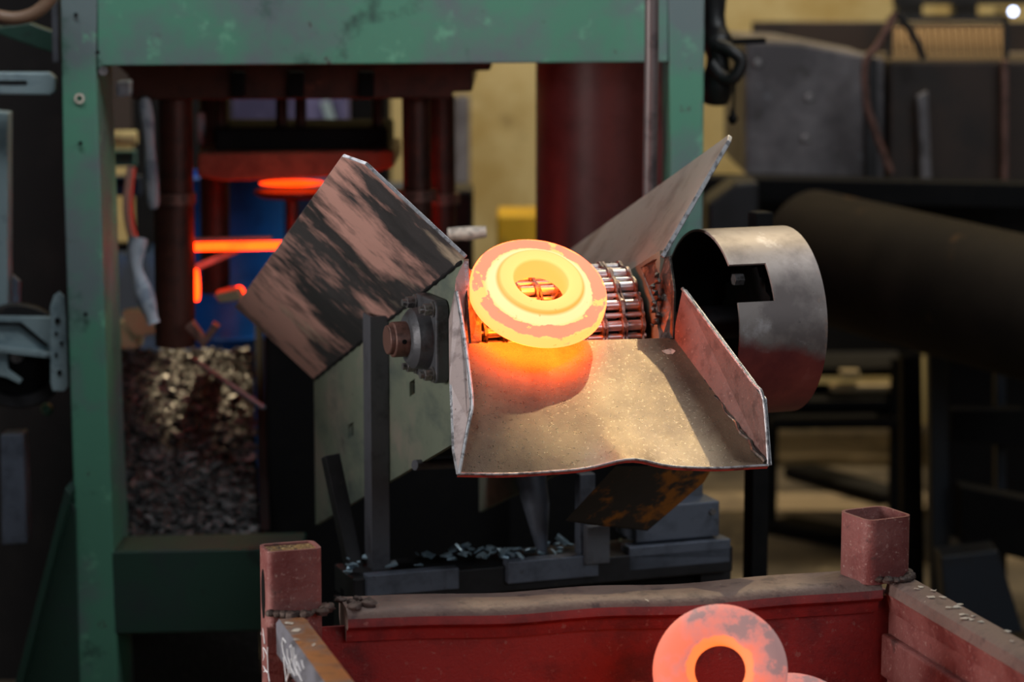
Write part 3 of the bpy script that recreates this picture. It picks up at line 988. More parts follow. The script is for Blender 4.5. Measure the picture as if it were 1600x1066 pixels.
p0, p1 = W(586, 494, 4.37), W(588, 900, 4.37)
zc, hz = (p0.z + p1.z) / 2, (p0.z - p1.z) / 2
add('leg', join(box((p0.x + .006, 4.372, zc), E_ * .017, DH * .003, (0, 0, hz)), box((p0.x - .013, 4.39, zc), E_ * .003, DH * .024, (0, 0, hz))), 'angle_iron', cv, bevel=.0015)
add('brace', beam(W(516, 712, 4.46), W(556, 900, 4.40), .03, .028, E_), 'dark_steel', cv, bevel=.002)
zb = WZ(580, 900, .655).z
b0 = WZ(552, 900, .655)
b1 = b0 + E_ * .72
bs = cv
add('base_rail', box((b0 + b1) / 2 + DH * .06 + V((0, 0, -.03)), (b1 - b0) / 2, DH * .06, (0, 0, .024)), 'dark_steel', bs, bevel=.003)
add('base_skirt', box((b0 + b1) / 2 + DH * .07 + V((0, 0, -.20)), (b1 - b0) / 2, DH * .01, (0, 0, .16)), 'black_steel', bs)
add('front_block', box(b0 + E_ * .105 + V((0, 0, -.018)), E_ * .084, DH * .012, (0, 0, .019)), 'blue_grey_steel', bs, bevel=.002)
add('front_block', box(b0 + E_ * .365 + V((0, 0, -.016)), E_ * .086, DH * .014, (0, 0, .020)), 'blue_grey_steel', bs, bevel=.002)
add('front_block', box(b0 + E_ * .615 + DH * .02 + V((0, 0, -.014)), E_ * .100, DH * .02, (0, 0, .022)), 'blue_grey_steel', bs, bevel=.002)
for a in (.02, .70):
    q = b0 + E_ * a + DH * .06
    add('foot', box((q.x, q.y, .30), E_ * .03, DH * .03, (0, 0, .30)), 'dark_steel', bs)
hxm = b0 + E_ * .615 + DH * .06
add('motor_mount', box(hxm + V((0, 0, .045)), E_ * .082, DH * .05, (0, 0, .033)), 'blue_grey_steel', bs, bevel=.003)
add('upright_plate', box(hxm + E_ * .02 + DH * .03 + V((0, 0, .12)), E_ * .034, DH * .03, (0, 0, .05)), 'blue_grey_steel', bs, bevel=.002)
add('upright_plate', box(hxm + E_ * .058 + DH * .02 + V((0, 0, .12)), E_ * .013, DH * .02, (0, 0, .055)), 'angle_iron', bs, bevel=.002)
for (a, z) in ((-.062, .055), (.066, .060), (-.05, .085)):
    q = hxm + E_ * a - DH * .05 + V((0, 0, z))
    add('bolt', cyl(q, q - DH * .008, .006, 6), 'bolt_steel', bs)
q = W(912, 740, 4.50)
add('strut', box(W(914, 812, 4.46), E_ * .015, DH * .012, (0, 0, .085)), 'blue_grey_steel', bs, bevel=.002)
add('strut_foot', box(W(932, 850, 4.44), E_ * .022, DH * .01, (0, 0, .035)), 'angle_iron', bs, bevel=.002)
dk = add('deflector_plate', plate([W(884, 812, 4.22), W(962, 728, 4.15), W(1114, 728, 4.28), W(1100, 752, 4.30), W(1012, 828, 4.34), W(920, 818, 4.26)], (0, .006, -.004)), 'rust_plate', cv, bevel=.001)
sp = add('spout', tube([W(826, 730, 4.5), W(838, 790, 4.48), W(848, 868, 4.47)], [.030, .024, .008], 18), 'blue_grey_steel', cv, smooth=True)
add('tie_bar', cyl(W(648, 727, 4.2), W(760, 722, 4.3), .009, 14), 'angle_iron', cv, smooth=True)
lg = add('rear_leg', box((W(1181, 820, 4.75).x, 4.75, .62), E_ * .017, DH * .02, (0, 0, .62)), 'black_steel', cv, bevel=.002)
# pale blue scale shards lying on the base
SH = []
for i in range(6):
    v, f = flake_mesh(random.randint(4, 6), .011, .003, .45)
    me = bpy.data.meshes.new('steel_shard')
    me.from_pydata([tuple(q) for q in v], [], f)
    me.materials.append(MATS['flake_blue'])
    SH.append(me)
for i in range(64):
    t = random.random()
    if i < 20:
        t = random.uniform(.36, .52)
    q = b0 + E_ * (t * .62 - .01) + DH * random.uniform(.012, .1) + V((0, 0, random.uniform(-.003, .010) + (.006 if .35 < t < .53 else 0)))
    o = bpy.data.objects.new('steel_shard', SH[i % 6])
    o.location = q
    o.rotation_euler = (random.uniform(-.7, .9), random.uniform(-.5, .5), random.uniform(0, 6.28))
    s = random.uniform(.5, 1.25)
    o.scale = (s, s, s)
    COL.objects.link(o)
    tag(o, 'pale bluish steel shard scattered on the conveyor base', 'steel shard', 'steel shards on the conveyor base')

# sprocket guard: open drum of bent sheet with a notch
gd = thing('sprocket_guard', (W(1170, 505, 4.2).x, 4.2, 0), 'bent sheet drum guard, bare grey above and red below, right of the conveyor', 'guard')
gc = W(1094, 505, 4.17)
GR, GL = .155, .155
NA, NL_ = 72, 12
v, f, fm = [], [], []
for k in range(NA):
    a = 2 * math.pi * k / NA
    dr = -DH * math.cos(a) + UP * math.sin(a)
    for i in range(NL_ + 1):
        v.append(gc + E_ * (GL * i / NL_) + dr * GR)
        v.append(gc + E_ * (GL * i / NL_) + dr * (GR - .004))
st_ = (NL_ + 1) * 2
present = {}
for k in range(NA):
    for i in range(NL_):
        a = math.degrees(2 * math.pi * (k + .5) / NA)
        if a > 180:
            a -= 360
        # notch facing the viewer on the left half, and an open underside
        if 22 < a < 43 and i < 5:
            continue
        if -125 < a < -78:
            continue
        present[(k, i)] = 1
for (k, i) in present:
    a = math.degrees(2 * math.pi * (k + .5) / NA)
    if a > 180:
        a -= 360
    k2 = (k + 1) % NA
    A0_, A1_, B1_, B0_ = k * st_ + i * 2, k * st_ + i * 2 + 2, k2 * st_ + i * 2 + 2, k2 * st_ + i * 2
    lim = -2 - 10 * (i / NL_) + random.uniform(-1, 1)
    mi = 1 if (a < lim or a > 150) else 0
    f.append((A0_, A1_, B1_, B0_)); fm.append(mi)
    f.append((A0_ + 1, B0_ + 1, B1_ + 1, A1_ + 1)); fm.append(2)
    if (k, i + 1) not in present:
        f.append((A1_, A1_ + 1, B1_ + 1, B1_)); fm.append(0)
    if (k, i - 1) not in present:
        f.append((A0_, B0_, B0_ + 1, A0_ + 1)); fm.append(0)
    if (k2, i) not in present:
        f.append((B0_, B1_, B1_ + 1, B0_ + 1)); fm.append(0)
    if ((k - 1) % NA, i) not in present:
        f.append((A0_, A0_ + 1, A1_ + 1, A1_)); fm.append(0)
fm = [0 if q == 1 else q for q in fm]
go = add('guard_sheet', (v, f), 'guard_two_tone', gd, mats=['red_paint', 'black_steel'], fmat=fm, smooth=True)
ep = gc + E_ * (GL - .004)
add('end_plate', lathe([(.03, 0), (GR - .004, 0), (GR - .004, .004), (.03, .004)], ep, E_, 48), 'black_steel', gd, smooth=True)
sp_ = gc + E_ * .085
tee = []
for k in range(36):
    a = 2 * math.pi * k / 36
    r_ = .100 if k % 2 else .090
    tee.append(sp_ + (-DH * math.cos(a) + UP * math.sin(a)) * r_)
add('drive_sprocket', plate(tee, E_ * .01), 'dark_steel', gd)
q = W(1146, 437, 4.12)
add('hub_nut', cyl(q, q + E_ * .016, .010, 6), 'bolt_steel', gd)
q = gc + E_ * .02 - DH * .02
add('hub', cyl(gc + E_ * .0, gc + E_ * .13, .028, 24), 'dark_steel', gd, smooth=True)

# ------------------------------------------------------------------ hot flanged ring on the conveyor
prof = [(.043, -.018), (.043, .019), (.046, .022), (.060, .0225), (.0665, .021), (.069, .016), (.0735, .0145), (.0765, .012), (.080, .007),
        (.086, .005), (.104, .004), (.1085, .002), (.1095, -.002), (.1095, -.018), (.106, -.022), (.088, -.023), (.060, -.0225), (.048, -.021)]


def flange_ring(name, c, nrm, up_hint, prof, mat, parent=None, n=72, sc_=1.0, under=None):
    z = V(nrm).normalized()
    x = V(up_hint).cross(z).normalized()
    y = z.cross(x)
    v, f = lathe([(r * sc_, h * sc_) for r, h in prof], (0, 0, 0), (0, 0, 1), n)
    B = rot_of(x, y, z)
    m_ = len(prof)
    return add(name, ([V(c) + B @ q for q in v], f), mat, parent, smooth=True, basis=B, mats=[under] if under else None, fmat=[1 if i % m_ >= 13 else 0 for i in range(len(f))] if under else None)


rc = W(842, 452, 4.01)
rn = V((.17, -.60, .78))
hr = flange_ring('hot_flange_ring', rc, rn, (0, 0, 1), prof, 'hot_flange', under='hot_under', sc_=1.005)
tag(hr, 'yellow hot forged flanged ring lying on the chain at the chute', 'hot ring')

# raised attachment pads on the chain that carry the ring
rnn = rn.normalized()
ac = (rc - S0).dot(E_)
for k in (-3, -5, -7, -9):
    q, _ = chain_pos(k)
    u = q.normalized()
    tg = E_.cross(u)
    for sgn in (-1, 1):
        a = ac + .01 + sgn * .058
        p = S(a) + u * RP
        t = ((rc - rnn * .0238) - p).dot(rnn) / u.dot(rnn)
        top = p + u * t
        if t < .006 or t > .06 or (top - rc).length > .094:
            continue
        add('carrier_pad', box(p + u * (t / 2), E_ * .013, tg * .006, u * (t / 2)), 'chain_plate', ch, bevel=.001)

# loose pale flakes on the chute
for (x, y, s, lab) in ((1045, 551, .010, 'pale scale flake near the top right of the chute floor'), (1074, 577, .007, 'small pale scale flake lower on the right of the chute floor')):
    p = onp(x, y, cBL + nC * .003, nC)
    v, f = flake_mesh(5, s, .0012, .35)
    o = add('scale_flake', ([p + q for q in v], f), 'flake_pale')
    o.rotation_euler = (nC.to_track_quat('Z', 'Y')).to_euler()
    tag(o, lab, 'scale flake')

# ------------------------------------------------------------------ red bin
fb, sdir = math.radians(12.1), math.radians(15.5)
EB = V((math.cos(fb), math.sin(fb), 0))
DB = V((-math.sin(fb), math.cos(fb), 0))
SD = V((math.sin(sdir), -math.cos(sdir), 0))       # side walls run towards the viewer
ZR = .80
Q0 = WZ(455, 948, ZR)
Q1 = WZ(1366, 898, ZR)
LB = (Q1 - Q0).length
bn = thing('steel_bin', ((Q0.x + Q1.x) / 2, Q0.y - .3, 0), 'rusty red steel bin with corner posts below the chute', 'bin')


# rear rail: swept rounded profile with a slight sag
def sweep_rail(path, prof, side, name, mat, mats=None, fm=None):
    v, f = [], []
    n = len(prof)
    for p in path:
        for (a, b) in prof:
            v.append(V(p) + side * a + UP * b)
    for i in range(len(path) - 1):
        for k in range(n):
            k2 = (k + 1) % n
            f.append((i * n + k, (i + 1) * n + k, (i + 1) * n + k2, i * n + k2))
    f.append(tuple(range(n)))
    f.append(tuple(range((len(path) - 1) * n + n - 1, (len(path) - 1) * n - 1, -1)))
    fmv = [fm[k] for i in range(len(path) - 1) for k in range(n)] + [0, 0] if fm else None
    return add(name, (v, f), mat, bn, mats=mats, fmat=fmv, smooth=True)


path = []
for i in range(41):
    t = i / 40
    a = .075 + (LB - .078) * t
    sag = -.006 * math.sin(t * math.pi) + .0025 * math.sin(t * 17) * math.sin(t * math.pi)
    path.append(Q0 + EB * a + V((0, 0, sag)))
prof_r = [(.045, -.03), (.045, -.004), (.040, 0), (-.025, 0), (-.036, -.004), (-.042, -.012), (-.044, -.024), (-.036, -.030), (-.026, -.030), (-.022, -.05), (.03, -.05)]
fmr = [0, 0, 0, 0, 0, 1, 1, 1, 1, 1, 1]
sweep_rail(path, prof_r, DB, 'rear_rail', 'bin_rail', ['bin_red'], fmr)
# rear wall sheet
r0_, r1_ = Q0 - DB * .012 + EB * .02, Q1 - DB * .012 + EB * .025
add('rear_wall', plate([r0_ + V((0, 0, -.03)), r1_ + V((0, 0, -.03)), r1_ + V((0, 0, -.22)), r0_ + V((0, 0, -.22))], DB * .006), 'bin_red', bn)
# bottom and left, right and front walls
LS = .75
bl, brr = Q0 + V((0, 0, 0)), Q1
fl_, fr_ = Q0 + SD * LS, Q1 + SD * LS
add('bottom', plate([bl + V((0, 0, -.22)), brr + V((0, 0, -.22)), fr_ + V((0, 0, -.22)), fl_ + V((0, 0, -.22))], V((0, 0, -.01))), 'bin_red', bn)
# left rail
lr0 = WZ(456, 966, ZR)
pl_ = [lr0 + SD * (LS * i / 12) for i in range(13)]
prof_l = [(-.022, -.05), (-.0225, -.006), (-.018, 0), (.016, 0), (.021, -.004), (.022, -.045)]
EBs = V((math.cos(sdir), math.sin(sdir), 0))
sweep_rail(pl_, prof_l, EBs, 'left_rail', 'bin_rail_orange', ['bin_grey', 'bin_red'], [1, 1, 0, 0, 2, 1])
lw = lr0 + EBs * .014
add('left_wall', plate([lw + V((0, 0, -.045)), lw + SD * LS + V((0, 0, -.045)), lw + SD * LS + V((0, 0, -.22)), lw + V((0, 0, -.22))], -EBs * .006), 'bin_red', bn)
# right rail with inner ledge
rr0 = WZ(1406, 904, ZR)
pr_ = [rr0 + SD * (LS * i / 12) for i in range(13)]
prof_rr = [(.024, -.05), (.024, -.005), (.019, 0), (-.012, 0), (-.020, -.005), (-.024, -.020), (-.020, -.028), (-.014, -.05)]
sweep_rail(pr_, prof_rr, EBs, 'right_rail', 'bin_rail', ['post_red'], [0, 0, 0, 0, 0, 1, 1, 1])
rw = rr0 - EBs * .012 - SD * .01
add('right_wall', plate([rw + V((0, 0, -.04)), rw + SD * LS + V((0, 0, -.04)), rw + SD * LS + V((0, 0, -.22)), rw + V((0, 0, -.22))], EBs * .006), 'post_red', bn)
ld = rw - EBs * .012
add('inner_ledge', plate([ld + SD * .0 + V((0, 0, -.085)), ld + SD * LS + V((0, 0, -.085)), ld + SD * LS + V((0, 0, -.15)), ld + V((0, 0, -.15))], EBs * .014), 'post_red', bn, bevel=.004)
add('front_wall', plate([fl_ + V((0, 0, -.12)), fr_ + V((0, 0, -.12)), fr_ + V((0, 0, -.22)), fl_ + V((0, 0, -.22))], SD * .006), 'bin_red', bn)


# corner posts: square tubes with rounded corners
def sq_tube(c, ax, ay, hx, hy, z0, z1, r, t, seg=5):
    def loop(hx_, hy_, r_):
        out = []
        for (sx, sy) in ((1, 1), (-1, 1), (-1, -1), (1, -1)):
            for k in range(seg):
                a0 = math.atan2(sy, sx) - math.pi / 4 + (math.pi / 2) * k / (seg - 1)
                out.append(ax * (sx * (hx_ - r_) + r_ * math.cos(a0)) + ay * (sy * (hy_ - r_) + r_ * math.sin(a0)))
        return out
    o_, i_ = loop(hx, hy, r), loop(hx - t, hy - t, max(r - t, .002))
    n = len(o_)
    v = [c + p + UP * z for z in (z0, z1) for p in o_] + [c + p + UP * z for z in (z0, z1) for p in i_]
    f = []
    for k in range(n):
        k2 = (k + 1) % n
        f += [(k, k2, n + k2, n + k), (2 * n + k, 3 * n + k, 3 * n + k2, 2 * n + k2), (n + k, n + k2, 3 * n + k2, 3 * n + k), (k, 2 * n + k, 2 * n + k2, k2)]
    return v, f


pc = Q0 + V((0, 0, 0)) - SD * .0
a1 = math.radians(19)
EP, DP = V((math.cos(a1), math.sin(a1), 0)), V((-math.sin(a1), math.cos(a1), 0))
po = add('corner_post', sq_tube(V((pc.x, pc.y, ZR)), EP, DP, .040, .027, -.8, .088, .010, .005), 'post_red', bn, smooth=True)
add('swarf_fill', box(V((pc.x, pc.y, ZR + .02)), EP * .036, DP * .023, (0, 0, .065)), 'swarf', po)
# long hole in the outer side of the left post
hc_ = V((pc.x, pc.y, ZR + .022)) - EP * .0402
hole = []
for k in range(20):
    a = 2 * math.pi * k / 20
    hole.append(hc_ + DP * (.010 * math.cos(a)) + UP * (.036 * math.sin(a)))
add('slot_hole', plate(hole, -EP * .0008), 'black_steel', po)
# angle strip running down below the left post
ag = pc - EB * .030 + SD * .034
add('corner_angle', box(V((ag.x, ag.y, ZR - .23)), EB * .012, SD * .004, (0, 0, .21)), 'post_red', bn, bevel=.001)
pc2 = Q1
a2 = math.radians(27)
po2 = add('corner_post', sq_tube(V((pc2.x, pc2.y, ZR)), V((math.cos(a2), math.sin(a2), 0)), V((-math.sin(a2), math.cos(a2), 0)), .041, .041, -.004, .094, .017, .005), 'post_red', bn, smooth=True)


lq = Q1 + DB * .055
add('corner_leg', box(V((lq.x, lq.y, (ZR - .03) / 2)), EB * .03, DB * .03, (0, 0, (ZR - .03) / 2)), 'post_red', bn, bevel=.003)
# lumpy welds at the post feet and loose crud
def lump(c, r, sq=(1, 1, .6), n=10):
    v, f = [], []
    m_ = 7
    for j in range(m_ + 1):
        ph = math.pi * j / m_
        for i in range(n):
            a = 2 * math.pi * i / n
            rr = r * random.uniform(.8, 1.2)
            v.append(V(c) + V((rr * sq[0] * math.sin(ph) * math.cos(a), rr * sq[1] * math.sin(ph) * math.sin(a), rr * sq[2] * math.cos(ph))))
    for j in range(m_):
        for i in range(n):
            i2 = (i + 1) % n
            f.append((j * n + i, (j + 1) * n + i, (j + 1) * n + i2, j * n + i2))
    return v, f


for i in range(9):
    q = pc + EB * random.uniform(.045, .115) - DB * random.uniform(-.03, .035)
    add('weld_lump', lump((q.x, q.y, ZR + .001), random.uniform(.006, .013)), 'weld_crud', bn, smooth=True)
for i in range(9):
    q = pc + SD * random.uniform(.03, .05) + EB * (-.035 + i * .009)
    add('weld_lump', lump((q.x, q.y, ZR + .0), random.uniform(.005, .010)), 'weld_crud', bn, smooth=True)
for i in range(12):
    a = math.radians(-100 + i * 14)
    q = pc2 + V((math.cos(a + .2), math.sin(a - .2), 0)) * .05
    add('weld_lump', lump((q.x, q.y, ZR + .004), random.uniform(.006, .011)), 'weld_crud', bn, smooth=True)
for i in range(14):
    zz = ZR - .01 - i * .016
    q = pc - EB * .012 + SD * .036
    add('weld_lump', lump((q.x + random.uniform(-.004, .004), q.y, zz), random.uniform(.005, .009), (1, .6, 1)), 'weld_crud', bn, smooth=True)
# pale flakes on the left and right rails
k = 0
for (x, y, s) in ((452, 974, .008), (464, 985, .007), (490, 1008, .004), (463, 1000, .004)):
    p = WZ(x, y, ZR + .0015)
    v, f = flake_mesh(5, s, .001, .4)
    o = add('scale_flake', ([p + q for q in v], f), 'flake_pale')
    tag(o, 'pale flat flake lying on the orange rusty left bin rail', 'scale flake', 'flakes on the left bin rail')
for i in range(16):
    t = random.uniform(.04, .42)
    p = rr0 + SD * t + EBs * random.uniform(-.010, .018) + V((0, 0, .0015))
    v, f = flake_mesh(5, random.uniform(.003, .007), .001, .45)
    o = add('scale_flake', ([p + q for q in v], f), 'flake_pale')
    tag(o, 'whitish chip stuck on the brown right bin rail', 'scale flake', 'chips on the right bin rail')

# chalk scribbles on the left rail side and on the post angle
def chalk(strokes, p0, n, r=.0011):
    for s in strokes:
        pts = [onp(x, y, p0, n) for x, y in s]
        add('chalk_mark', tube(pts, r, 6), 'chalk', bn)


def cz(pts, ox=395, oy=930, k=1332 / 170):
    return [(ox + x / k, oy + y / k) for x, y in pts]


nl = EBs
pside = lr0 - EBs * .0232
chalk([cz(s) for s in ([(410, 585), (370, 530), (362, 600), (380, 720), (430, 860)], [(380, 760), (395, 900), (415, 1064)], [(425, 660), (430, 760), (470, 900), (520, 990)],
                       [(455, 640), (475, 610), (480, 700), (490, 800), (550, 990)], [(515, 770), (540, 730), (545, 820), (590, 940)], [(430, 860), (440, 960), (410, 1060)],
                       [(530, 900), (580, 1000), (605, 1064)], [(600, 800), (612, 860), (628, 905)], [(470, 780), (450, 900), (470, 960)], [(500, 640), (510, 760), (540, 880)])], pside, nl)
pang = pc - EB * .0412 + SD * .02
chalk([cz(s) for s in ([(112, 350), (130, 430), (140, 540), (148, 600)], [(105, 480), (118, 420), (130, 500)], [(130, 640), (160, 690), (182, 740), (182, 640)],
                       [(182, 740), (186, 860), (190, 950), (205, 1064)], [(130, 640), (140, 760), (125, 830)], [(125, 850), (160, 930), (188, 950)], [(140, 940), (165, 920), (180, 950)])], pang, EB)

# hot rings in the bin
tor = [(.036, .0)]
tor = []
for k in range(18):
    a = 2 * math.pi * k / 18
    ca, sa = math.cos(a), math.sin(a)
    sgn = lambda q: math.copysign(abs(q) ** .78, q)
    tor.append((.064 + .029 * sgn(ca), .020 * sgn(sa)))
b_rc = W(1125, 1048, 3.42)
rg = flange_ring('hot_ring', b_rc, (-.12, -.88, .46), (0, 0, 1), tor, 'hot_bin', n=64)
tag(rg, 'pinkish cooling hot ring standing on edge in the red bin', 'hot ring')
rg2 = flange_ring('hot_ring', W(1258, 1136, 3.47), (.25, -.5, .83), (0, 0, 1), tor, 'hot_bin', n=56)
tag(rg2, 'partly hidden hot ring lower right of the standing ring in the bin', 'hot ring')
for i, (x, y, Y, nn, lab) in enumerate(((985, 1152, 3.30, (-.2, -.45, .87), 'glowing hot ring at the bottom left of the standing ring in the bin'),
                                        (1130, 1240, 3.30, (.1, -.3, .95), 'glowing hot ring directly under the standing ring in the bin'))):
    o = flange_ring('hot_ring', W(x, y, Y), nn, (0, 0, 1), tor, 'hot_pile', n=56)
    tag(o, lab, 'hot ring')

# ------------------------------------------------------------------ left edge machinery
lm = thing('trolley_machine', (W(40, 560, 5.15).x, 5.15, 0), 'pale blue grey machine with bracket and wheel left of the green column', 'machine')
add('upright', wplate([(-60, 170), (12, 176), (12, 606), (-60, 610)], 5.2, .05), 'pale_steel', lm, bevel=.003)
add('inner_strip', wplate([(18, 430), (30, 440), (30, 486), (18, 482)], 5.22, .02), 'blue_grey_steel', lm, bevel=.002)
add('bracket_plate', wplate([(-60, 492), (78, 496), (80, 556), (60, 552), (-60, 538)], 5.12, .02), 'pale_steel', lm, bevel=.002)
add('bracket_edge', wplate([(-60, 536), (60, 550), (80, 554), (80, 560), (58, 558), (-60, 544)], 5.09, .05), 'pale_steel', lm, bevel=.001)
add('bracket_seam', beam(W(-40, 505, 5.115), W(32, 506, 5.115), .006, .006), 'black_steel', lm)
add('bracket_seam', beam(W(32, 506, 5.115), W(74, 541, 5.115), .006, .006), 'black_steel', lm)
hs_ = add('hole_strip', wplate([(84, 462), (92, 456), (100, 464), (103, 500), (106, 604), (100, 612), (82, 611), (79, 600), (78, 480)], 5.06, .012), 'pale_steel', lm, bevel=.001)
for (x, y, r) in ((90, 501, .006), (88, 521, .0035), (96, 536, .0035), (88, 554, .0035), (93, 582, .005)):
    p = W(x, y, 5.059)
    add('hole', cyl(p, p + V((0, -.002, 0)), r, 10), 'black_steel', hs_)
p = W(28, 556, 5.14)
wh = add('wheel', lathe([(.082, -.014), (.104, -.014), (.108, -.008), (.108, .008), (.104, .014), (.082, .014)], p, (.12, -1, 0), 48), 'dark_steel', lm, smooth=True)
add('wheel_web', lathe([(.012, .004), (.083, .004), (.083, .010), (.012, .010)], p + V((0, .01, 0)), (.12, -1, 0), 40), 'black_steel', wh, smooth=True)
add('hub', cyl(p, p + V((0, -.02, 0)), .012, 16), 'bolt_steel', wh, smooth=True)
add('hub_arm', wplate([(-60, 560), (10, 545), (12, 578), (34, 594), (30, 600), (10, 590), (-60, 575)], 5.10, .012), 'pale_steel', lm, bevel=.001)
add('lower_post', wplate([(0, 680), (36, 678), (42, 850), (2, 852)], 5.15, .06), 'blue_grey_steel', lm, bevel=.003)
p = W(75, 640, 5.2)
add('green_lamp_cap', lathe([(0, 0), (.012, 0), (.014, .012), (.008, .022), (0, .024)], p, (0, -1, .2), 20), 'green_paint', lm, smooth=True)
o = add('slotted_bar', wplate([(-60, 113), (76, 113), (86, 122), (86, 144), (78, 149), (-60, 147)], 5.1, .03), 'pale_steel', bevel=.004)
tag(o, 'pale slotted steel bar jutting in at the upper left edge', 'bar')
s2 = add('slot', wplate([(-60, 126), (40, 126), (43, 130), (40, 132), (-60, 132)], 5.098, .003), 'black_steel', o)
o = add('diagonal_strut', wplate([(-60, 30), (0, 42), (46, 36), (84, 50), (86, 84), (60, 76), (0, 54), (-60, 48)], 5.2, .04), 'green_dark_shaded', bevel=.003)
tag(o, 'greenish grey diagonal strut meeting the green column at upper left', 'strut')
o = add('mount_plate', wplate([(80, 2), (91, 2), (92, 98), (82, 98)], 5.08, .03), 'angle_iron', bevel=.002)
tag(o, 'narrow grey plate along the upper left edge of the green column', 'plate')
o = add('brown_hose', tube(smooth_path([W(-40, 14, 4.93), W(0, 26, 4.93), W(30, 28, 4.93), W(58, 18, 4.93), W(80, -4, 4.93), W(96, -40, 4.93)]), .013, 14), 'brown_hose', smooth=True)
tag(o, 'brown rubber hose curving across the top left corner', 'hose')
o = add('dark_housing', wplate([(-120, -120), (130, -120), (130, 1310), (-120, 1310)], 5.9, .3), 'black_steel', bevel=.01)
tag(o, 'black machine housing at the far left edge', 'machine')

# ------------------------------------------------------------------ right background
cb = thing('cable_bundle', W(1116, 160, 5.5), 'thick black cable bundle hanging by the right green column', 'cable')
add('cable_trunk', tube(smooth_path([W(1112, -60, 5.5), W(1116, 40, 5.5), W(1122, 90, 5.48), W(1118, 160, 5.5)]), [.030 + .006 * math.sin(i * .9) for i in range(19)], 12), 'black_rubber', cb, smooth=True)
add('cable_loop', tube(smooth_path([W(1120, 70, 5.45), W(1140, 78, 5.44), W(1158, 96, 5.44), W(1146, 122, 5.44), W(1128, 120, 5.45), W(1112, 98, 5.46)]), .014, 12), 'black_rubber', cb, smooth=True)
o = add('cable_bracket', beam(W(1126, 66, 5.5), W(1196, 63, 5.5), .03, .012), 'black_steel', bevel=.002)
tag(o, 'short black arm sticking out right of the cable bundle', 'bracket')
hk = thing('hanging_hook', W(1145, 190, 5.45), 'small black hook weight hanging on a wire by the cables', 'hook')
add('wire', cyl(W(1148, 122, 5.45), W(1146, 172, 5.45), .0025, 8), 'black_steel', hk)
add('weight', lathe([(0, -.018), (.006, -.016), (.012, -.004), (.006, .004), (.004, .016), (0, .018)], W(1145, 182, 5.45), (0, 0, 1), 16), 'black_steel', hk, smooth=True)
dt = thing('steel_duct', (W(1290, 200, 7.0).x, 7.1, W(1290, 275, 7.0).z), 'smoke stained grey steel duct box on the right behind the guard', 'duct')
add('duct_body', wplate([(1164, 62), (1250, 66), (1382, 92), (1382, 282), (1164, 274)], 7.0, .7), 'duct_grey', dt, bevel=.01)
add('seam', wplate([(1352, 88), (1372, 92), (1372, 280), (1352, 280)], 6.97, .03), 'dark_steel', dt, bevel=.004)
for (x, y) in ((1184, 98), (1258, 216), (1264, 152)):
    p = W(x, y, 6.99)
    add('rivet', cyl(p, p + V((0, -.012, 0)), .010, 12), 'bolt_steel', dt, bevel=.003)
o = add('copper_pipe', tube(smooth_path([W(1400, 20, 6.8), W(1372, 70, 6.8), W(1352, 100, 6.8), W(1354, 160, 6.8), W(1366, 200, 6.8), W(1392, 270, 6.8)]), .010, 12), 'rust_shaft', smooth=True)
tag(o, 'bent rusty pipe running down the front of the grey duct', 'pipe')
o = add('copper_pipe', tube(smooth_path([W(1400, 20, 6.85), W(1424, 50, 6.85), W(1444, 92, 6.85)]), .010, 12), 'dark_steel', smooth=True)
tag(o, 'dark bent pipe slanting down in front of the wire mesh', 'pipe')
db = thing('brown_oven', (W(1480, 200, 6.9).x, 7.0, W(1480, 292, 6.9).z), 'dark brown steel cabinet on the right behind the big pipe', 'cabinet')
add('cabinet_body', wplate([(1390, 95), (1700, 95), (1700, 292), (1388, 284)], 6.99, .6), 'duct_brown', db, bevel=.01)
add('door_edge', wplate([(1434, 150), (1450, 142), (1456, 284), (1440, 284)], 6.92, .03), 'duct_grey', db, bevel=.004)
add('door_edge', wplate([(1566, 94), (1576, 94), (1576, 290), (1566, 290)], 6.92, .03), 'rust_shaft', db, bevel=.004)
cg = thing('mesh_cage', (W(1480, 60, 7.2).x, 7.2, W(1480, 92, 7.2).z), 'rusty wire mesh cage on top of the brown cabinet', 'cage')
for (a, b) in (((1390, 28), (1572, 28)), ((1572, 26), (1572, 92)), ((1390, 26), (1390, 90))):
    add('cage_bar', beam(W(*a, 7.0), W(*b, 7.0), .014, .014, V((0, 1, 0))), 'dark_steel', cg)
wires = []
for i in range(17):
    x = 1392 + i * 10.6
    y0 = 44 if x > 1390 else 44 + (x - 1230) * .06
    wires.append(cyl(W(x, y0, 7.9), W(x + 4, 90, 7.15), .0022, 5))
for j in range(8):
    t = j / 7
    wires.append(cyl(W(1388, 46 + 44 * t, 7.9 - .75 * t), W(1576, 44 + 46 * t, 7.9 - .75 * t), .0022, 5))
tag(add('wire_mesh', join(*wires), 'mesh_wire', cg), kind='stuff')
o = add('dark_lintel', beam(W(1395, 14, 8.4), W(1700, 14, 8.4), .05, .09), 'dark_steel', bevel=.003)
o.location.z += .06
tag(o, 'dark upper girder in front of the tan wall at the top right', 'girder')
for (x0, x1, lab) in ((1402, 1442, 'dark upright by the girder above the mesh cage'), (1492, 1528, 'second dark upright above the mesh cage nearer the lamp')):
    o = add('dark_upright', wplate([(x0, -60), (x1, -60), (x1, 30), (x0, 30)], 8.6, .1), 'dark_steel', bevel=.005)
    tag(o, lab, 'upright')
lp = thing('wall_lamp', W(1583, 18, 8.9), 'small bluish white lamp shining at the top right corner', 'lamp')
pl0 = W(1583, 18, 8.9)
add('bulb', lathe([(0, -.012), (.008, -.010), (.012, 0), (.008, .010), (0, .012)], pl0, (0, -1, 0), 16), 'lamp_glow', lp, smooth=True)
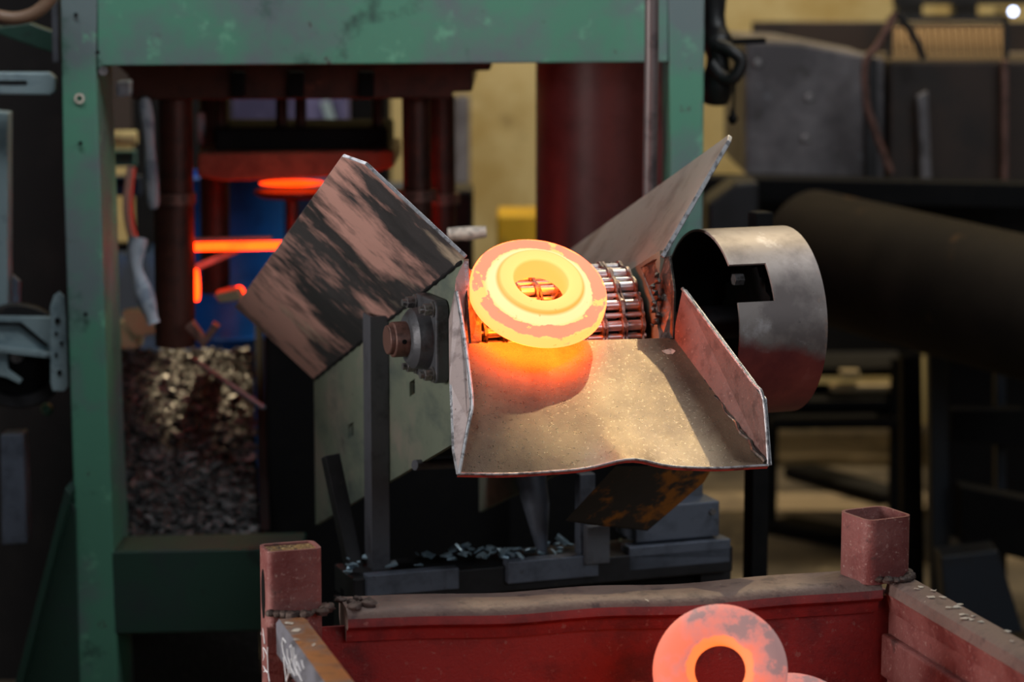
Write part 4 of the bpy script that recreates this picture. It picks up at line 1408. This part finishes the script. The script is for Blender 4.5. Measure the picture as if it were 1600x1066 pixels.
add('lamp_bracket', beam(pl0 + V((0, .02, 0)), pl0 + V((0, .3, 0)), .012, .012), 'dark_steel', lp)
o = add('black_beam', beam(W(1080, 292, 6.75), W(1720, 306, 6.55), .12, .062), 'black_steel', bevel=.004)
tag(o, 'long black horizontal beam under the duct and cabinet', 'beam')
o = add('small_lens', lathe([(0, -.006), (.010, -.004), (.010, .004), (0, .008)], W(1126, 303, 6.5), (0, -1, 0), 16), 'cream_paint', smooth=True)
tag(o, 'small pale round cap shining beside the right wing tip', 'cap')
o = add('grey_casing', wplate([(1106, 318), (1150, 286), (1186, 284), (1186, 470), (1106, 470)], 6.4, .2), 'dark_steel', bevel=.01)
tag(o, 'dark grey casing behind the sprocket guard', 'casing')
bp = thing('big_pipe', W(1300, 420, 6.3), 'big dark brown pipe lying across the right background', 'pipe')
q0, q1 = W(1262, 396, 6.5), W(1760, 520, 5.6)
ax_ = (q1 - q0).normalized()
Lp = (q1 - q0).length
add('pipe_shell', lathe([(0, .02), (.145, 0), (.165, .01), (.165, Lp), (0, Lp)], q0, ax_, 48), 'pipe_brown', bp, smooth=True)
add('end_flange', lathe([(0, -.03), (.10, -.03), (.15, -.01), (.158, .015), (0, .015)], q0, ax_, 48), 'pipe_brown', bp, smooth=True)

fu = thing('dark_furnace', (W(1440, 500, 8.4).x, 8.4, 0), 'wide black furnace body on legs behind the big pipe', 'furnace')
pa, pb = W(1088, 288, 8.3), W(1800, 556, 8.3)
add('furnace_body', abox(pa.x, pb.x, 8.3, 8.6, pb.z, pa.z), 'black_steel', fu, bevel=.01)
for x in (1120, 1500, 1780):
    q = W(x, 556, 8.4)
    add('furnace_leg', abox(q.x - .03, q.x + .03, 8.38, 8.5, 0, q.z), 'black_steel', fu)
o = add('dark_hood', wplate([(1176, 34), (1800, 34), (1800, 300), (1176, 300)], 8.25, .04), 'duct_brown', bevel=.004)
tag(o, 'dark brown hood behind the duct and the mesh cage', 'hood')
# racks and posts on the right
rk = thing('steel_rack', (W(1320, 640, 7.6).x, 7.6, 0), 'low dark steel rack with pale stock behind the sprocket guard', 'rack')
for (y, Y) in ((562, 7.7), (612, 7.6), (642, 7.5)):
    add('shelf', beam(W(1196, y + 8, Y), W(1412, y + 6, Y), .30, .028), 'black_steel', rk, bevel=.003)
for (x, Y) in ((1206, 7.45), (1404, 7.45)):
    p = W(x, 560, Y)
    add('rack_leg', box((p.x, Y, p.z / 2), (.02, 0, 0), (0, .02, 0), (0, 0, p.z / 2)), 'black_steel', rk)
for (x0, x1, y, Y, lab) in ((1284, 1322, 580, 7.62, 'pale bar end on the upper rack shelf at left'), (1330, 1376, 578, 7.62, 'pale bar end on the upper rack shelf at right'),
                            (1312, 1342, 584, 7.5, 'small dark tan bar end between the upper shelf bars'), (1296, 1410, 606, 7.5, 'long pale bar lying on the lower rack shelf')):
    o = add('steel_stock', beam(W(x0, y, Y), W(x1, y, Y), .05, .022), 'tan_block', bevel=.006)
    tag(o, lab, 'bar stock')
for (pts, Y, t, mat, lab) in (([(1410, 560), (1440, 556), (1446, 985), (1412, 985)], 6.6, .08, 'black_steel', 'black post nearest the floor patches on the right'),
                              ([(1452, 540), (1482, 545), (1486, 1012), (1458, 1012)], 6.4, .06, 'navy_dark', 'dark navy post right of the black post'),
                              ([(1486, 640), (1600, 640), (1600, 700), (1486, 690)], 6.5, .06, 'black_steel', 'black cross member between the right hand posts'),
                              ([(1556, 560), (1572, 560), (1574, 960), (1558, 960)], 6.6, .05, 'navy_dark', 'slim navy post near the right edge'),
                              ([(1500, 760), (1700, 800), (1700, 900), (1500, 850)], 6.3, .08, 'black_steel', 'black slanting panel low at the right edge'),
                              ([(1470, 870), (1560, 860), (1600, 990), (1480, 990)], 5.9, .1, 'navy_dark', 'dark navy foot block beyond the right bin rail')):
    o = add('stand_post', wplate(pts, Y, t), mat, bevel=.004)
    tag(o, lab, 'post')
o = add('dark_backdrop_machine', wplate([(1480, 520), (1760, 520), (1760, 900), (1480, 900)], 7.4, .4), 'black_steel', bevel=.01)
tag(o, 'black machine body filling the lower right background', 'machine')
for (x0, y0, x1, y1, lab) in ((1246, 735, 1400, 778, 'long dark bar lying slanted on the lit floor'), (1216, 820, 1330, 842, 'dark bar lying on the floor nearer the bin')):
    p, q = WZ(x0, y0, .02), WZ(x1, y1, .02)
    o = add('floor_bar', beam(p, q, .12, .04), 'black_steel', bevel=.008)
    tag(o, lab, 'bar')
